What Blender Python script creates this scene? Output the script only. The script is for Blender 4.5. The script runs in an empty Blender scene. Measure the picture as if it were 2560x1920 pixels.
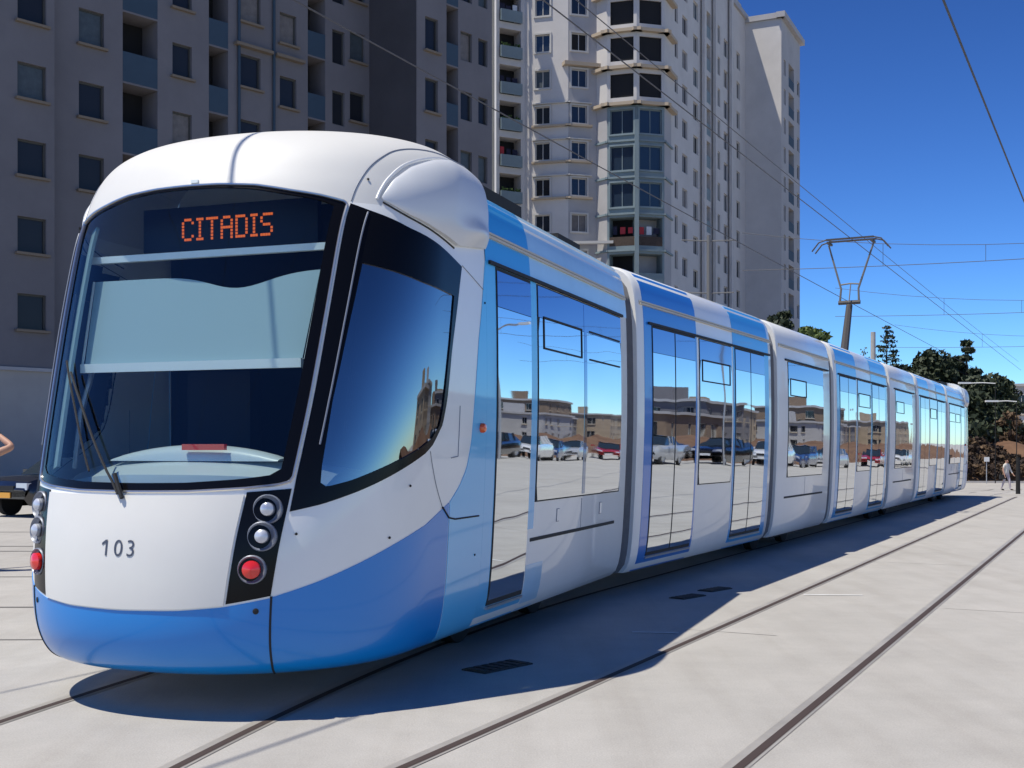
import bpy, math, random
import numpy as np
from mathutils import Vector, Matrix, Quaternion
random.seed(7); rng = np.random.default_rng(7)
scene = bpy.context.scene
col = scene.collection
R = math.radians

# ------------------------------------------------------------ camera, sky, sun, exposure
CAMH = 1.52
cd = bpy.data.cameras.new('camera'); cam = bpy.data.objects.new('camera', cd); col.objects.link(cam)
cam.location = (0, 0, CAMH); cam.rotation_euler = (R(90), 0, 0)
cd.sensor_width = 36; cd.lens = 36*3000/2560; cd.shift_y = 164/2560
cd.clip_start = .1; cd.clip_end = 3000
scene.camera = cam
SUN_H = Vector((-.916, -.40)).normalized(); ELEV = R(66)
S = Vector((SUN_H.x*math.cos(ELEV), SUN_H.y*math.cos(ELEV), math.sin(ELEV)))
SKYG = 1.75; SKYS = 1.0   # deeper, more saturated clear sky, the same all round
w = bpy.data.worlds.new('World'); scene.world = w; w.use_nodes = True
nt = w.node_tree; nt.nodes.clear()
sky = nt.nodes.new('ShaderNodeTexSky'); sky.sky_type = 'NISHITA'; sky.sun_disc = False
sky.sun_elevation = ELEV; sky.sun_rotation = math.atan2(S.x, S.y)
sky.air_density = .8; sky.dust_density = .12; sky.ozone_density = 6.0; sky.altitude = 0
bg = nt.nodes.new('ShaderNodeBackground'); bg.inputs[1].default_value = .12
ow = nt.nodes.new('ShaderNodeOutputWorld')
def skymul(k, src):
    n = nt.nodes.new('ShaderNodeVectorMath'); n.operation = 'MULTIPLY'; n.inputs[1].default_value = k; nt.links.new(src, n.inputs[0]); return n.outputs[0]
gm = nt.nodes.new('ShaderNodeGamma'); gm.inputs[1].default_value = SKYG
hs = nt.nodes.new('ShaderNodeHueSaturation'); hs.inputs['Saturation'].default_value = SKYS
nt.links.new(skymul((.154, .166, .170), sky.outputs[0]), hs.inputs['Color']); nt.links.new(hs.outputs[0], gm.inputs[0])
nt.links.new(skymul((6.5,)*3, gm.outputs[0]), bg.inputs[0]); nt.links.new(bg.outputs[0], ow.inputs[0])
sl = bpy.data.lights.new('sun', 'SUN'); sun = bpy.data.objects.new('sun', sl); col.objects.link(sun)
sl.energy = 4.2; sl.angle = R(.5); sl.color = (1, .95, .83)
sun.rotation_euler = (-S).to_track_quat('-Z', 'Y').to_euler(); sun.location = (-30, -12, 70)
scene.view_settings.view_transform = 'Standard'; scene.view_settings.look = 'None'
scene.view_settings.exposure = 0.3; scene.view_settings.gamma = 1
scene.render.engine = 'CYCLES'
scene.cycles.max_bounces = 8; scene.cycles.transparent_max_bounces = 12

# ------------------------------------------------------------ materials
def mat(name, c, rough=.6, metal=0., noise=.0, ns=4., bump=0., bs=40., coat=0., spec=.5, emit=None, es=1., c2=None, ior=None, mdist=False, wave=0., ws=1.2):
    m = bpy.data.materials.new(name); m.use_nodes = True
    t = m.node_tree; b = t.nodes['Principled BSDF']
    b.inputs['Base Color'].default_value = (*c, 1); b.inputs['Roughness'].default_value = rough
    b.inputs['Metallic'].default_value = metal; b.inputs['Specular IOR Level'].default_value = spec
    b.inputs['Coat Weight'].default_value = coat; b.inputs['Coat IOR'].default_value = 1.65 if coat >= .5 else 1.5; b.inputs['Coat Roughness'].default_value = .04
    if ior: b.inputs['IOR'].default_value = ior
    if emit:
        b.inputs['Emission Color'].default_value = (*emit, 1); b.inputs['Emission Strength'].default_value = es
    tc = t.nodes.new('ShaderNodeTexCoord')
    if noise or c2:
        n1 = t.nodes.new('ShaderNodeTexNoise'); n1.inputs['Scale'].default_value = ns; n1.inputs['Detail'].default_value = 7; n1.inputs['Roughness'].default_value = .65
        t.links.new(tc.outputs['Object'], n1.inputs['Vector'])
        rp = t.nodes.new('ShaderNodeValToRGB'); rp.color_ramp.elements[0].position = .3; rp.color_ramp.elements[1].position = .7
        lo = tuple(x*(1-noise) for x in c) if not c2 else c
        hi = tuple(min(1, x*(1+noise*.6)) for x in c) if not c2 else c2
        rp.color_ramp.elements[0].color = (*lo, 1); rp.color_ramp.elements[1].color = (*hi, 1)
        t.links.new(n1.outputs['Fac'], rp.inputs['Fac']); t.links.new(rp.outputs['Color'], b.inputs['Base Color'])
    if bump or wave:
        n2 = t.nodes.new('ShaderNodeTexNoise'); n2.inputs['Scale'].default_value = bs if bump else ws; n2.inputs['Detail'].default_value = 4 if bump else 1
        t.links.new(tc.outputs['Object'], n2.inputs['Vector'])
        bp = t.nodes.new('ShaderNodeBump'); bp.inputs['Strength'].default_value = bump or wave; bp.inputs['Distance'].default_value = .02 if bump else .03
        t.links.new(n2.outputs['Fac'], bp.inputs['Height']); t.links.new(bp.outputs['Normal'], b.inputs['Normal'])
    return m

M = {}
M['white'] = mat('white_paint', (.85, .84, .80), .38, coat=.5, noise=.04, ns=1.5, wave=.02, ws=1.5)
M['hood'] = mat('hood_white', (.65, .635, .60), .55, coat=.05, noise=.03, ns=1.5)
M['cream'] = mat('sunlit_white_panel', (.70, .68, .63), .45, coat=.08, noise=.03, ns=2)  # white panel, the sunlight's cream tone put into its colour
M['silver'] = mat('silver_paint', (.66, .67, .68), .4, metal=.1, coat=.1)
M['blue'] = mat('royal_blue_paint', (.002, .215, .62), .28, coat=.35, wave=.03, ws=1.6)
M['deep'] = mat('deep_blue_paint', (.008, .18, .60), .3, coat=.5, wave=.03)
M['mid'] = mat('mid_blue_paint', (.015, .33, .74), .3, coat=.5, wave=.03)
M['light'] = mat('light_blue_paint', (.08, .48, .84), .3, coat=.6, wave=.03)
M['pale'] = mat('pale_blue_paint', (.44, .68, .86), .32, coat=.5, noise=.12, ns=.8)
M['black'] = mat('black_gloss', (.005, .005, .006), .2, spec=.18)
M['rubber'] = mat('rubber', (.012, .012, .013), .7)
M['chrome'] = mat('brushed_trim', (.55, .54, .52), .3, metal=.9)
M['gutter'] = mat('cream_gutter', (.62, .55, .42), .5)
M['under'] = mat('underframe', (.01, .01, .011), .8)
M['bellows'] = mat('bellows_fabric', (.20, .20, .21), .85, noise=.15, ns=8)
M['roofgrey'] = mat('roof_grey', (.35, .35, .36), .6, noise=.2, ns=3)
M['alu'] = mat('aluminium', (.6, .6, .6), .35, metal=.8)
M['pan'] = mat('pantograph_steel', (.05, .045, .045), .6)
M['armgrey'] = mat('arm_grey', (.13, .125, .12), .6)
M['mast'] = mat('mast_grey', (.17, .165, .16), .7)
M['glass'] = mat('window_glass', (.62, .68, .74), .015, metal=1., wave=.11, ws=1.1)
M['tint'] = mat('tinted_glass', (.20, .27, .42), .03, metal=1., wave=.04, ws=.9)
M['red'] = mat('red_lens', (.75, .02, .015), .2, coat=.6)
M['orange'] = mat('orange_lens', (.85, .12, .02), .25, coat=.5)
M['lens'] = mat('lamp_reflector', (.62, .64, .68), .3, metal=.35)
M['bezel'] = mat('lamp_bezel', (.20, .22, .27), .4, metal=.2)
M['led'] = mat('led_amber', (.6, .1, .01), .5, emit=(1., .17, .02), es=.48)
M['ledbg'] = mat('display_face', (.005, .006, .010), .4, spec=.2)
M['inner'] = mat('cab_lining', (.008, .010, .016), .8)
M['dash'] = mat('dashboard_grey', (.62, .70, .72), .3)
M['blind'] = mat('sun_blind', (.36, .50, .54), .7)
M['bar'] = mat('blind_bar', (.86, .92, .90), .5)
M['liner'] = mat('pillar_liner', (.30, .42, .42), .5)
M['digit'] = mat('fleet_number_grey', (.06, .07, .10), .5)
M['steel'] = mat('rail_steel', (.36, .335, .30), .5, metal=.1, noise=.2, ns=2)
M['groove'] = mat('rail_groove', (.05, .032, .026), .8)
M['joint'] = mat('slab_joint', (.20, .19, .18), .9)
M['jointpale'] = mat('pale_joint', (.48, .455, .42), .9, noise=.2, ns=3)
M['iron'] = mat('cast_iron', (.025, .024, .025), .6, bump=.4, bs=60)
M['mark'] = mat('worn_white_marking', (.68, .68, .67), .8, noise=.2, ns=6)
def glassmix(name, tint, refl_lo, refl_hi):
    m = bpy.data.materials.new(name); m.use_nodes = True; t = m.node_tree; t.nodes.clear()
    o = t.nodes.new('ShaderNodeOutputMaterial'); mx = t.nodes.new('ShaderNodeMixShader'); tr = t.nodes.new('ShaderNodeBsdfTransparent'); gl = t.nodes.new('ShaderNodeBsdfGlossy')
    tr.inputs[0].default_value = (*tint, 1); gl.inputs['Roughness'].default_value = .01; gl.inputs['Color'].default_value = (.9, .95, 1, 1)
    lw = t.nodes.new('ShaderNodeLayerWeight'); lw.inputs[0].default_value = .35
    mr = t.nodes.new('ShaderNodeMapRange'); mr.inputs['To Min'].default_value = refl_lo; mr.inputs['To Max'].default_value = refl_hi
    t.links.new(lw.outputs['Fresnel'], mr.inputs['Value']); t.links.new(mr.outputs['Result'], mx.inputs[0])
    t.links.new(tr.outputs[0], mx.inputs[1]); t.links.new(gl.outputs[0], mx.inputs[2]); t.links.new(mx.outputs[0], o.inputs[0])
    return m
M['wind'] = glassmix('windshield_glass', (.88, .96, .96), .02, .55)
M['cabglass'] = glassmix('cab_side_glass', (.35, .42, .46), .30, .95)
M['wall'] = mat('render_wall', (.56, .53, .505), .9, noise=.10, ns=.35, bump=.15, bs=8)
M['wallL'] = mat('render_wall_darkened', (.165, .155, .165), .9, noise=.14, ns=.3, bump=.15, bs=8)  # wall colour darkened to stand in for shade and the dark corner
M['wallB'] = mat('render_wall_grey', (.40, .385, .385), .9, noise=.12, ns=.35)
M['houseA'] = mat('tan_render', (.36, .28, .20), .9, noise=.2, ns=.5)
M['houseB'] = mat('brown_block', (.24, .17, .12), .9, noise=.25, ns=.5)
M['teal'] = mat('teal_paint', (.20, .255, .275), .8, noise=.15, ns=.7)
M['wallG'] = mat('ground_floor_render', (.40, .37, .34), .9, noise=.12, ns=.4)
M['tealblue'] = mat('blue_balcony_paint', (.035, .065, .10), .8, noise=.15, ns=.7)
M['beige'] = mat('beige_pillar', (.66, .58, .44), .9, noise=.1, ns=.6)
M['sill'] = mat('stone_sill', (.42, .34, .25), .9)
M['sillL'] = mat('shaded_sill', (.20, .16, .12), .9)  # stone sill again, with the block's shade put into the colour
M['frame'] = mat('window_frame', (.50, .48, .45), .7)
M['pane'] = mat('window_pane', (.02, .026, .035), .08, spec=.6)
M['paneblue'] = mat('blue_shutter_pane', (.02, .035, .06), .2, spec=.6)
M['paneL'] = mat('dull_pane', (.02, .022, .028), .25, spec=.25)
M['curtain'] = mat('drawn_curtain', (.16, .14, .13), .6, noise=.3, ns=3)
M['curtainb'] = mat('half_shutter', (.06, .075, .085), .5, noise=.3, ns=3)
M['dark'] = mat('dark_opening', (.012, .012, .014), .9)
M['cloth1'] = mat('laundry_red', (.45, .04, .05), .9); M['cloth2'] = mat('laundry_white', (.7, .7, .7), .9); M['plant'] = mat('balcony_plant', (.05, .09, .02), .9)
M['bark'] = mat('bark', (.07, .05, .04), .95, noise=.3, ns=6)
M['leafd'] = mat('dark_leaf', (.022, .034, .016), .7, c2=(.05, .065, .03), ns=.8)
M['leafg'] = mat('green_leaf', (.07, .11, .025), .7, c2=(.13, .17, .05), ns=.8)
M['leafb'] = mat('brown_leaf', (.075, .042, .022), .8, c2=(.15, .095, .05), ns=.9)
M['leafk'] = mat('dark_brown_leaf', (.028, .018, .012), .8, c2=(.055, .03, .018), ns=.9)
M['conc'] = mat('concrete_pole', (.42, .40, .38), .9, noise=.1)
M['galv'] = mat('galvanised', (.45, .46, .47), .5, metal=.5)
M['wire'] = mat('copper_wire', (.05, .05, .06), .6)
M['lampw'] = mat('lamp_head_white', (.75, .75, .72), .5)
M['skin'] = mat('skin', (.45, .25, .17), .6); M['hair'] = mat('hair', (.02, .015, .012), .7)
M['shirtd'] = mat('navy_shirt', (.02, .02, .045), .9); M['shirtw'] = mat('white_shirt', (.65, .62, .55), .9); M['trou'] = mat('pale_trousers', (.5, .44, .46), .9); M['bag'] = mat('dark_bag', (.02, .02, .02), .8)
M['tyre'] = mat('tyre', (.015, .015, .016), .85); M['carglass'] = mat('car_glass', (.02, .03, .04), .04, spec=.8); M['plate'] = mat('amber_plate', (.70, .34, .05), .6)

def concrete():
    m = bpy.data.materials.new('pale_concrete'); m.use_nodes = True; t = m.node_tree; b = t.nodes['Principled BSDF']
    tc = t.nodes.new('ShaderNodeTexCoord')
    def noise(s, d=6, r=.6):
        n = t.nodes.new('ShaderNodeTexNoise'); n.inputs['Scale'].default_value = s; n.inputs['Detail'].default_value = d; n.inputs['Roughness'].default_value = r
        t.links.new(tc.outputs['Object'], n.inputs['Vector']); return n
    n1, n2, n3 = noise(.28, 5), noise(2.2, 8, .7), noise(90, 3)
    r1 = t.nodes.new('ShaderNodeValToRGB'); r1.color_ramp.elements[0].position = .3; r1.color_ramp.elements[1].position = .72
    r1.color_ramp.elements[0].color = (.40, .38, .352, 1); r1.color_ramp.elements[1].color = (.475, .452, .42, 1)
    t.links.new(n1.outputs[0], r1.inputs[0])
    r2 = t.nodes.new('ShaderNodeValToRGB'); r2.color_ramp.elements[0].position = .35; r2.color_ramp.elements[1].position = .62
    r2.color_ramp.elements[0].color = (.90, .90, .90, 1); r2.color_ramp.elements[1].color = (1, 1, 1, 1)
    t.links.new(n2.outputs[0], r2.inputs[0])
    mx = t.nodes.new('ShaderNodeMix'); mx.data_type = 'RGBA'; mx.blend_type = 'MULTIPLY'; mx.inputs[0].default_value = 1
    t.links.new(r1.outputs[0], mx.inputs[6]); t.links.new(r2.outputs[0], mx.inputs[7])
    r3 = t.nodes.new('ShaderNodeValToRGB'); r3.color_ramp.elements[0].position = .38; r3.color_ramp.elements[1].position = .6
    r3.color_ramp.elements[0].color = (.87, .87, .87, 1); r3.color_ramp.elements[1].color = (1, 1, 1, 1)
    t.links.new(n3.outputs[0], r3.inputs[0])
    m2 = t.nodes.new('ShaderNodeMix'); m2.data_type = 'RGBA'; m2.blend_type = 'MULTIPLY'; m2.inputs[0].default_value = 1
    t.links.new(mx.outputs[2], m2.inputs[6]); t.links.new(r3.outputs[0], m2.inputs[7])
    t.links.new(m2.outputs[2], b.inputs['Base Color']); b.inputs['Roughness'].default_value = .85
    bp = t.nodes.new('ShaderNodeBump'); bp.inputs['Strength'].default_value = .25; bp.inputs['Distance'].default_value = .01
    t.links.new(n3.outputs[0], bp.inputs['Height']); t.links.new(bp.outputs[0], b.inputs['Normal'])
    return m
M['ground'] = concrete()
M['road'] = mat('far_road', (.40, .35, .28), .9, noise=.12, ns=.3)
M['earth'] = mat('brown_earth', (.09, .045, .025), .95, c2=(.18, .10, .055), ns=.5, bump=.5, bs=3)

# ------------------------------------------------------------ mesh helpers
def tag(o, label=None, cat=None, group=None, kind=None):
    if label: o['label'] = label
    if cat: o['category'] = cat
    if group: o['group'] = group
    if kind: o['kind'] = kind
    return o
def empty(name, loc=(0, 0, 0), rz=0):
    o = bpy.data.objects.new(name, None); col.objects.link(o); o.location = loc; o.rotation_euler = (0, 0, rz); o.empty_display_size = .3
    return o
class MB:
    def __init__(s): s.v = []; s.f = []; s.m = []; s.mi = 0
    def add(s, v, f):
        n = len(s.v); s.v += [tuple(map(float, p)) for p in v]
        for q in f: s.f.append([i+n for i in q]); s.m.append(s.mi)
        return s
    def box(s, c, d, rz=0., M4=None):
        x, y, z = d[0]/2, d[1]/2, d[2]/2; cs, sn = math.cos(rz), math.sin(rz)
        v = [(a*x, b*y, e*z) for e in (-1, 1) for b in (-1, 1) for a in (-1, 1)]
        v = [(c[0]+p[0]*cs-p[1]*sn, c[1]+p[0]*sn+p[1]*cs, c[2]+p[2]) for p in v]
        return s.add(v, [(0, 2, 3, 1), (4, 5, 7, 6), (0, 1, 5, 4), (2, 6, 7, 3), (0, 4, 6, 2), (1, 3, 7, 5)])
    def tube(s, pts, r, n=8, cap=True, closed=False):
        pts = [Vector(p) for p in pts]; L = len(pts)
        rr = r if hasattr(r, '__len__') else [r]*L
        base = len(s.v); prev = None
        for i, p in enumerate(pts):
            if closed: d = pts[(i+1) % L]-pts[i-1]
            else: d = pts[min(i+1, L-1)]-pts[max(i-1, 0)]
            d.normalize()
            if prev is None:
                up = Vector((0, 0, 1)) if abs(d.z) < .95 else Vector((1, 0, 0)); a = d.cross(up).normalized()
            else: a = (prev-d*prev.dot(d)).normalized()
            prev = a; b = d.cross(a)
            for k in range(n):
                t = 2*math.pi*k/n; q = p+(a*math.cos(t)+b*math.sin(t))*rr[i]; s.v.append(tuple(q))
        for i in range(L if closed else L-1):
            for k in range(n):
                A = base+i*n+k; B = base+i*n+(k+1) % n; i2 = (i+1) % L
                s.f.append([A, B, base+i2*n+(k+1) % n, base+i2*n+k]); s.m.append(s.mi)
        if cap and not closed:
            s.f.append([base+k for k in range(n)][::-1]); s.f.append([base+(L-1)*n+k for k in range(n)]); s.m += [s.mi]*2
        return s
    def lathe(s, c, axis, prof, n=20):  # prof: (r, h) along axis
        ax = Vector(axis).normalized(); up = Vector((0, 0, 1)) if abs(ax.z) < .9 else Vector((1, 0, 0)); a = ax.cross(up).normalized(); b = ax.cross(a); c = Vector(c)
        v = []
        for r, h in prof:
            for k in range(n):
                t = 2*math.pi*k/n; v.append(c+ax*h+(a*math.cos(t)+b*math.sin(t))*r)
        f = [(i*n+k, i*n+(k+1) % n, (i+1)*n+(k+1) % n, (i+1)*n+k) for i in range(len(prof)-1) for k in range(n)]
        return s.add(v, f)
    def grid(s, G, flip=False):
        h, w_ = len(G), len(G[0]); v = [p for r_ in G for p in r_]
        f = [(i*w_+j, i*w_+j+1, (i+1)*w_+j+1, (i+1)*w_+j) for i in range(h-1) for j in range(w_-1)]
        return s.add(v, [q[::-1] for q in f] if flip else f)
    def build(s, name, mats, parent=None, smooth=True, loc=None, rz=None, auto=35):
        me = bpy.data.meshes.new(name); me.from_pydata(s.v, [], s.f)
        for m in (mats if isinstance(mats, (list, tuple)) else [mats]): me.materials.append(M[m])
        me.polygons.foreach_set('material_index', s.m)
        if smooth:
            me.polygons.foreach_set('use_smooth', [True]*len(s.f))
            try: me.set_sharp_from_angle(angle=R(auto))
            except Exception: pass
        me.update()
        o = bpy.data.objects.new(name, me); col.objects.link(o)
        if parent: o.parent = parent
        if loc: o.location = loc
        if rz is not None: o.rotation_euler = (0, 0, rz)
        return o
def copy_tree(o, parent=None):
    c = o.copy(); col.objects.link(c); c.parent = parent
    for ch in list(o.children): copy_tree(ch, c)
    return c
def inst(o, parent, loc, rz=0., scale=None):
    c = o.copy(); col.objects.link(c); c.parent = parent; c.location = loc; c.rotation_euler = (0, 0, rz)
    if scale: c.scale = scale
    return c
def resample(P, n):
    P = np.array(P, float); sc = np.array([3., .3]) if P.shape[1] == 2 else np.ones(3)
    d = np.r_[0, np.cumsum(np.linalg.norm(np.diff(P*sc, axis=0), axis=1))]
    t = np.linspace(0, d[-1], n)
    return np.stack([np.interp(t, d, P[:, k]) for k in range(P.shape[1])], -1)
def smoothline(P, n):
    P = np.array(P, float); k = len(P)-1; b = np.linspace(0, k, n*4)
    return resample(catmull(P, b), n)
def catmull(K, b):
    b = np.asarray(b, float); n = len(K)-1
    i = np.clip(np.floor(b).astype(int), 0, n-1); t = (b-i)[..., None]
    g = lambda j: K[np.clip(j, 0, n)]
    p0, p1, p2, p3 = g(i-1), g(i), g(i+1), g(i+2)
    return .5*(2*p1+(p2-p0)*t+(2*p0-5*p1+4*p2-p3)*t*t+(3*p1-p0-3*p2+p3)*t**3)
def inpoly(x, y, P):
    x = np.asarray(x); y = np.asarray(y); r = np.zeros(x.shape, bool); n = len(P)
    for i in range(n):
        x1, y1 = P[i]; x2, y2 = P[(i+1) % n]
        c = ((y1 > y) != (y2 > y)) & (x < (x2-x1)*(y-y1)/((y2-y1) or 1e-9)+x1); r ^= c
    return r

# ------------------------------------------------------------ ground (a sheet that dips gently beyond the tram)
TH = R(27.0); D27 = Vector((math.sin(TH), math.cos(TH))); N27 = Vector((math.cos(TH), -math.sin(TH)))
C2 = Vector((.125, 12.86))
def gz(x, y):
    t = min(1, max(0, (y-38)/32)); return -.72*t*t*(3-2*t)
xs = [-700, -300, -150, -80]+list(range(-60, 101, 4))+[130, 200, 350, 700]
ys = [-500, -200, -80, -40]+list(range(-20, 101, 3))+[120, 160, 240, 400, 900]
g = MB().grid([[(x, y, gz(x, y)) for x in xs] for y in ys]).build('ground', 'ground')
tag(g, kind='structure')
gt = M['ground'].node_tree; gb = gt.nodes['Principled BSDF']; src = gb.inputs['Base Color'].links[0].from_socket
tcn = gt.nodes.new('ShaderNodeTexCoord'); mp = gt.nodes.new('ShaderNodeMapping'); mp.inputs['Rotation'].default_value = (0, 0, TH); mp.inputs['Scale'].default_value = (2.6, .12, 1)
sn = gt.nodes.new('ShaderNodeTexNoise'); sn.inputs['Scale'].default_value = 1.0; sn.inputs['Detail'].default_value = 6; sn.inputs['Roughness'].default_value = .6
sr = gt.nodes.new('ShaderNodeValToRGB'); sr.color_ramp.elements[0].position = .33; sr.color_ramp.elements[1].position = .52
sr.color_ramp.elements[0].color = (.93, .92, .91, 1); sr.color_ramp.elements[1].color = (1, 1, 1, 1)
sm = gt.nodes.new('ShaderNodeMix'); sm.data_type = 'RGBA'; sm.blend_type = 'MULTIPLY'; sm.inputs[0].default_value = 1
gt.links.new(tcn.outputs['Object'], mp.inputs[0]); gt.links.new(mp.outputs[0], sn.inputs['Vector']); gt.links.new(sn.outputs[0], sr.inputs[0])
gt.links.new(src, sm.inputs[6]); gt.links.new(sr.outputs[0], sm.inputs[7]); gt.links.new(sm.outputs[2], gb.inputs['Base Color'])

def strip(pts, w0, w1, z, mb=None):
    """flat ribbon following 2D pts between lateral offsets w0..w1 (to the right)"""
    mb = mb or MB(); rows = []
    for i, p in enumerate(pts):
        a = Vector(pts[min(i+1, len(pts)-1)])-Vector(pts[max(i-1, 0)]); a.normalize(); n = Vector((a.y, -a.x))
        q0 = Vector(p)+n*w0; q1 = Vector(p)+n*w1
        rows.append([(q0.x, q0.y, gz(*q0)+z), (q1.x, q1.y, gz(*q1)+z)])
    return mb.grid(rows)
def rail(pts, label):
    mb = MB(); strip(pts, -.062, -.012, .004, mb)
    mb.mi = 1; strip(pts, -.010, .040, .0055, mb)
    mb.mi = 0; strip(pts, .042, .06, .004, mb)
    o = mb.build('rail', ['steel', 'groove'], smooth=False)
    return tag(o, label, 'rail', 'grooved tram rails set flush in the concrete')
# own track: straight behind, bending towards the other track in front of the nose
def own(off):
    P = [C2+D27*s for s in (60, 45, 36, 30, 25, 20, 15, 10, 6, 3, 1)]
    H = [TH]*len(P); p = C2+D27*.6; th = TH
    for k in range(60):
        P.append(p.copy()); H.append(th); ds = .25; th -= R(1.72)*ds; p = p-Vector((math.sin(th), math.cos(th)))*ds
    pts = [q+Vector((math.cos(h), -math.sin(h)))*off for q, h in zip(P, H)]
    return [tuple(q) for q in pts][::-1]
A0 = Vector((-.45, 5.9)); B0 = Vector((1.155, 5.9))
def straight(p): return [tuple(p+D27*s) for s in (-14, -8, -4, 0, 4, 8, 12, 18, 24, 30, 36, 44, 56, 70)]
rail(own(-.7175), 'dark grooved rail passing under the far side of the tram')
rail(own(.7175), 'dark grooved rail running out from under the near side of the tram')
rail(straight(A0), 'grooved rail of the empty track, the one closer to the tram')
rail(straight(B0), 'grooved rail of the empty track, the one farther from the tram')
# joints between slabs, painted dashes, drain covers
def seg(name, x0, y0, x1, y1, wd, mt, z=.0045, kind='structure'):
    o = strip([(x0+(x1-x0)*t, y0+(y1-y0)*t) for t in (0, .25, .5, .75, 1)], -wd/2, wd/2, z).build(name, mt, smooth=False)
    return tag(o, kind=kind)
for (y0, y1, wd) in ((17.6, 18.0, .10), (18.6, 18.9, .10), (13.7, 14.4, .05), (11.0, 11.6, .07), (9.1, 9.6, .035), (21.8, 22.2, .07)):
    seg('slab_joint', -26, y0, -3.2, y1, wd, 'joint')
cross = Vector((.891, -.454))
for s0, l0, l1, wd in ((2.2, 2.3, 3.2, .02), (4.6, 4.0, 6.0, .018), (9.2, 2.6, 4.2, .02), (11.5, 4.6, 8, .02)):
    a = C2+D27*(s0-4)+cross*l0; b = C2+D27*(s0-4)+cross*l1; seg('slab_joint', a.x, a.y, b.x, b.y, wd, 'jointpale')
seg('lane_dash', 1.00, 9.98, 1.38, 9.93, .05, 'mark')
seg('lane_dash', 3.05, 12.55, 3.65, 12.5, .06, 'mark')
def drain(cx, cy, L, W, label):
    e = empty('drain_cover', (cx, cy, gz(cx, cy)), -TH+R(76))
    MB().box((0, 0, .004), (L, W, .012)).build('frame', 'iron', e, smooth=False)
    for k in range(6):
        MB().box((-L/2+L*(k+.5)/6, 0, .012), (L/6*.62, W*.84, .008)).build('grate_bar', 'iron', e, smooth=False)
    tag(e, label, 'drain cover')
drain(-.10, 8.38, .50, .22, 'dark cast iron drain cover beside the door nearest the cab')
drain(1.81, 12.36, .42, .18, 'paired dark drain cover by the first bellows, the one nearer the cab')
drain(2.20, 13.0, .42, .18, 'paired dark drain cover by the first bellows, the one farther from the cab')

# ------------------------------------------------------------ the tram
T1 = R(20.0); O1 = Vector((-2.12, 6.90))
tram = empty('tram', (O1.x, O1.y, 0)); tag(tram, 'long white and blue low floor tram numbered 103 with seven linked cars', 'tram')
K = np.array([  # z, half width, nose v, where the side turns straight
(.235, 1.06, .12, 1.15), (.25, 1.14, -.01, 1.15), (.31, 1.20, -.12, 1.15), (.45, 1.24, -.2, 1.15), (.67, 1.265, -.22, 1.15), (1.0, 1.285, -.19, 1.15), (1.32, 1.30, -.115, 1.15),
(1.8, 1.315, .02, 1.2), (2.3, 1.315, .16, 1.25), (2.8, 1.305, .30, 1.35), (3.02, 1.29, .38, 1.42), (3.18, 1.28, .45, 1.5), (3.34, 1.255, .55, 1.6),
(3.46, 1.195, .69, 1.7), (3.55, 1.08, .89, 1.8), (3.60, .87, 1.18, 1.9), (3.625, .5, 1.6, 2.0), (3.63, 0.0, 2.06, 2.07)])
CABV = 2.06
def cab(a, b, off=0.):
    a = np.asarray(a, float); b = np.asarray(b, float)
    def f(a, b):
        k = catmull(K, np.clip(b, 0, 17)); z, w_, v0, vb = [k[..., i] for i in range(4)]
        s = np.where(a < 0, -1., 1.); a = np.abs(a); w_ = np.maximum(w_, 0)
        ph = np.minimum(a/.75, 1)*np.pi/2
        u = w_*np.sin(ph)**(2/2.2); v = vb-(vb-v0)*np.maximum(np.cos(ph), 0)**(2/2.2)
        v = np.where(a > .75, vb+(CABV-vb)*(a-.75)/.25, v)
        return np.stack([u*s, v, z], -1)
    p = f(a, b)
    if np.any(off):
        e = 2e-3; am = np.where(np.abs(a) > .996, np.sign(a)*.996, a)
        am = np.where(np.abs(am) < .004, np.where(am < 0, -.004, .004), am); bm = np.clip(b, .01, 16.95)
        n = np.cross(f(am+e, bm)-f(am-e, bm), f(am, bm+e)-f(am, bm-e)); n /= np.linalg.norm(n, axis=-1, keepdims=True)+1e-12
        p = p+n*np.asarray(off)[..., None]
    return p
def cabnormal(a, b): return Vector(cab(a, b, 1.)-cab(a, b)).normalized()
def coons(bot, right, top, left, nu, nv):
    """bot,top left->right ; left,right bottom->top ; returns (nv,nu,2) of (a,b)"""
    B, Tp, L, Rr = resample(bot, nu), resample(top, nu), resample(left, nv), resample(right, nv)
    u = np.linspace(0, 1, nu)[None, :, None]; v = np.linspace(0, 1, nv)[:, None, None]
    return (1-v)*B[None]+v*Tp[None]+(1-u)*L[:, None]+u*Rr[:, None]-((1-u)*(1-v)*B[0]+u*(1-v)*B[-1]+(1-u)*v*Tp[0]+u*v*Tp[-1])
def cabpatch(name, ab, off, mt, parent, side=1, edge=.015):
    """a panel lying on the cab surface with its own thickness"""
    ab = np.array(ab); h, w_ = ab.shape[:2]
    a, b = ab[..., 0]*side, ab[..., 1]
    P = cab(a, b, np.full(a.shape, 1.)*off if np.isscalar(off) else off); Q = cab(a, b, np.full(a.shape, 1.)*(-edge))
    mb = MB(); mb.grid(P.tolist(), flip=side < 0)
    ring = [(0, j) for j in range(w_)]+[(i, w_-1) for i in range(1, h)]+[(h-1, j) for j in range(w_-2, -1, -1)]+[(i, 0) for i in range(h-2, 0, -1)]
    n = len(ring); v = [P[i, j] for i, j in ring]+[Q[i, j] for i, j in ring]
    mb.add(v, [(k, k+n, (k+1) % n+n, (k+1) % n) for k in range(n)])
    return mb.build(name, mt, parent)
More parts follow.
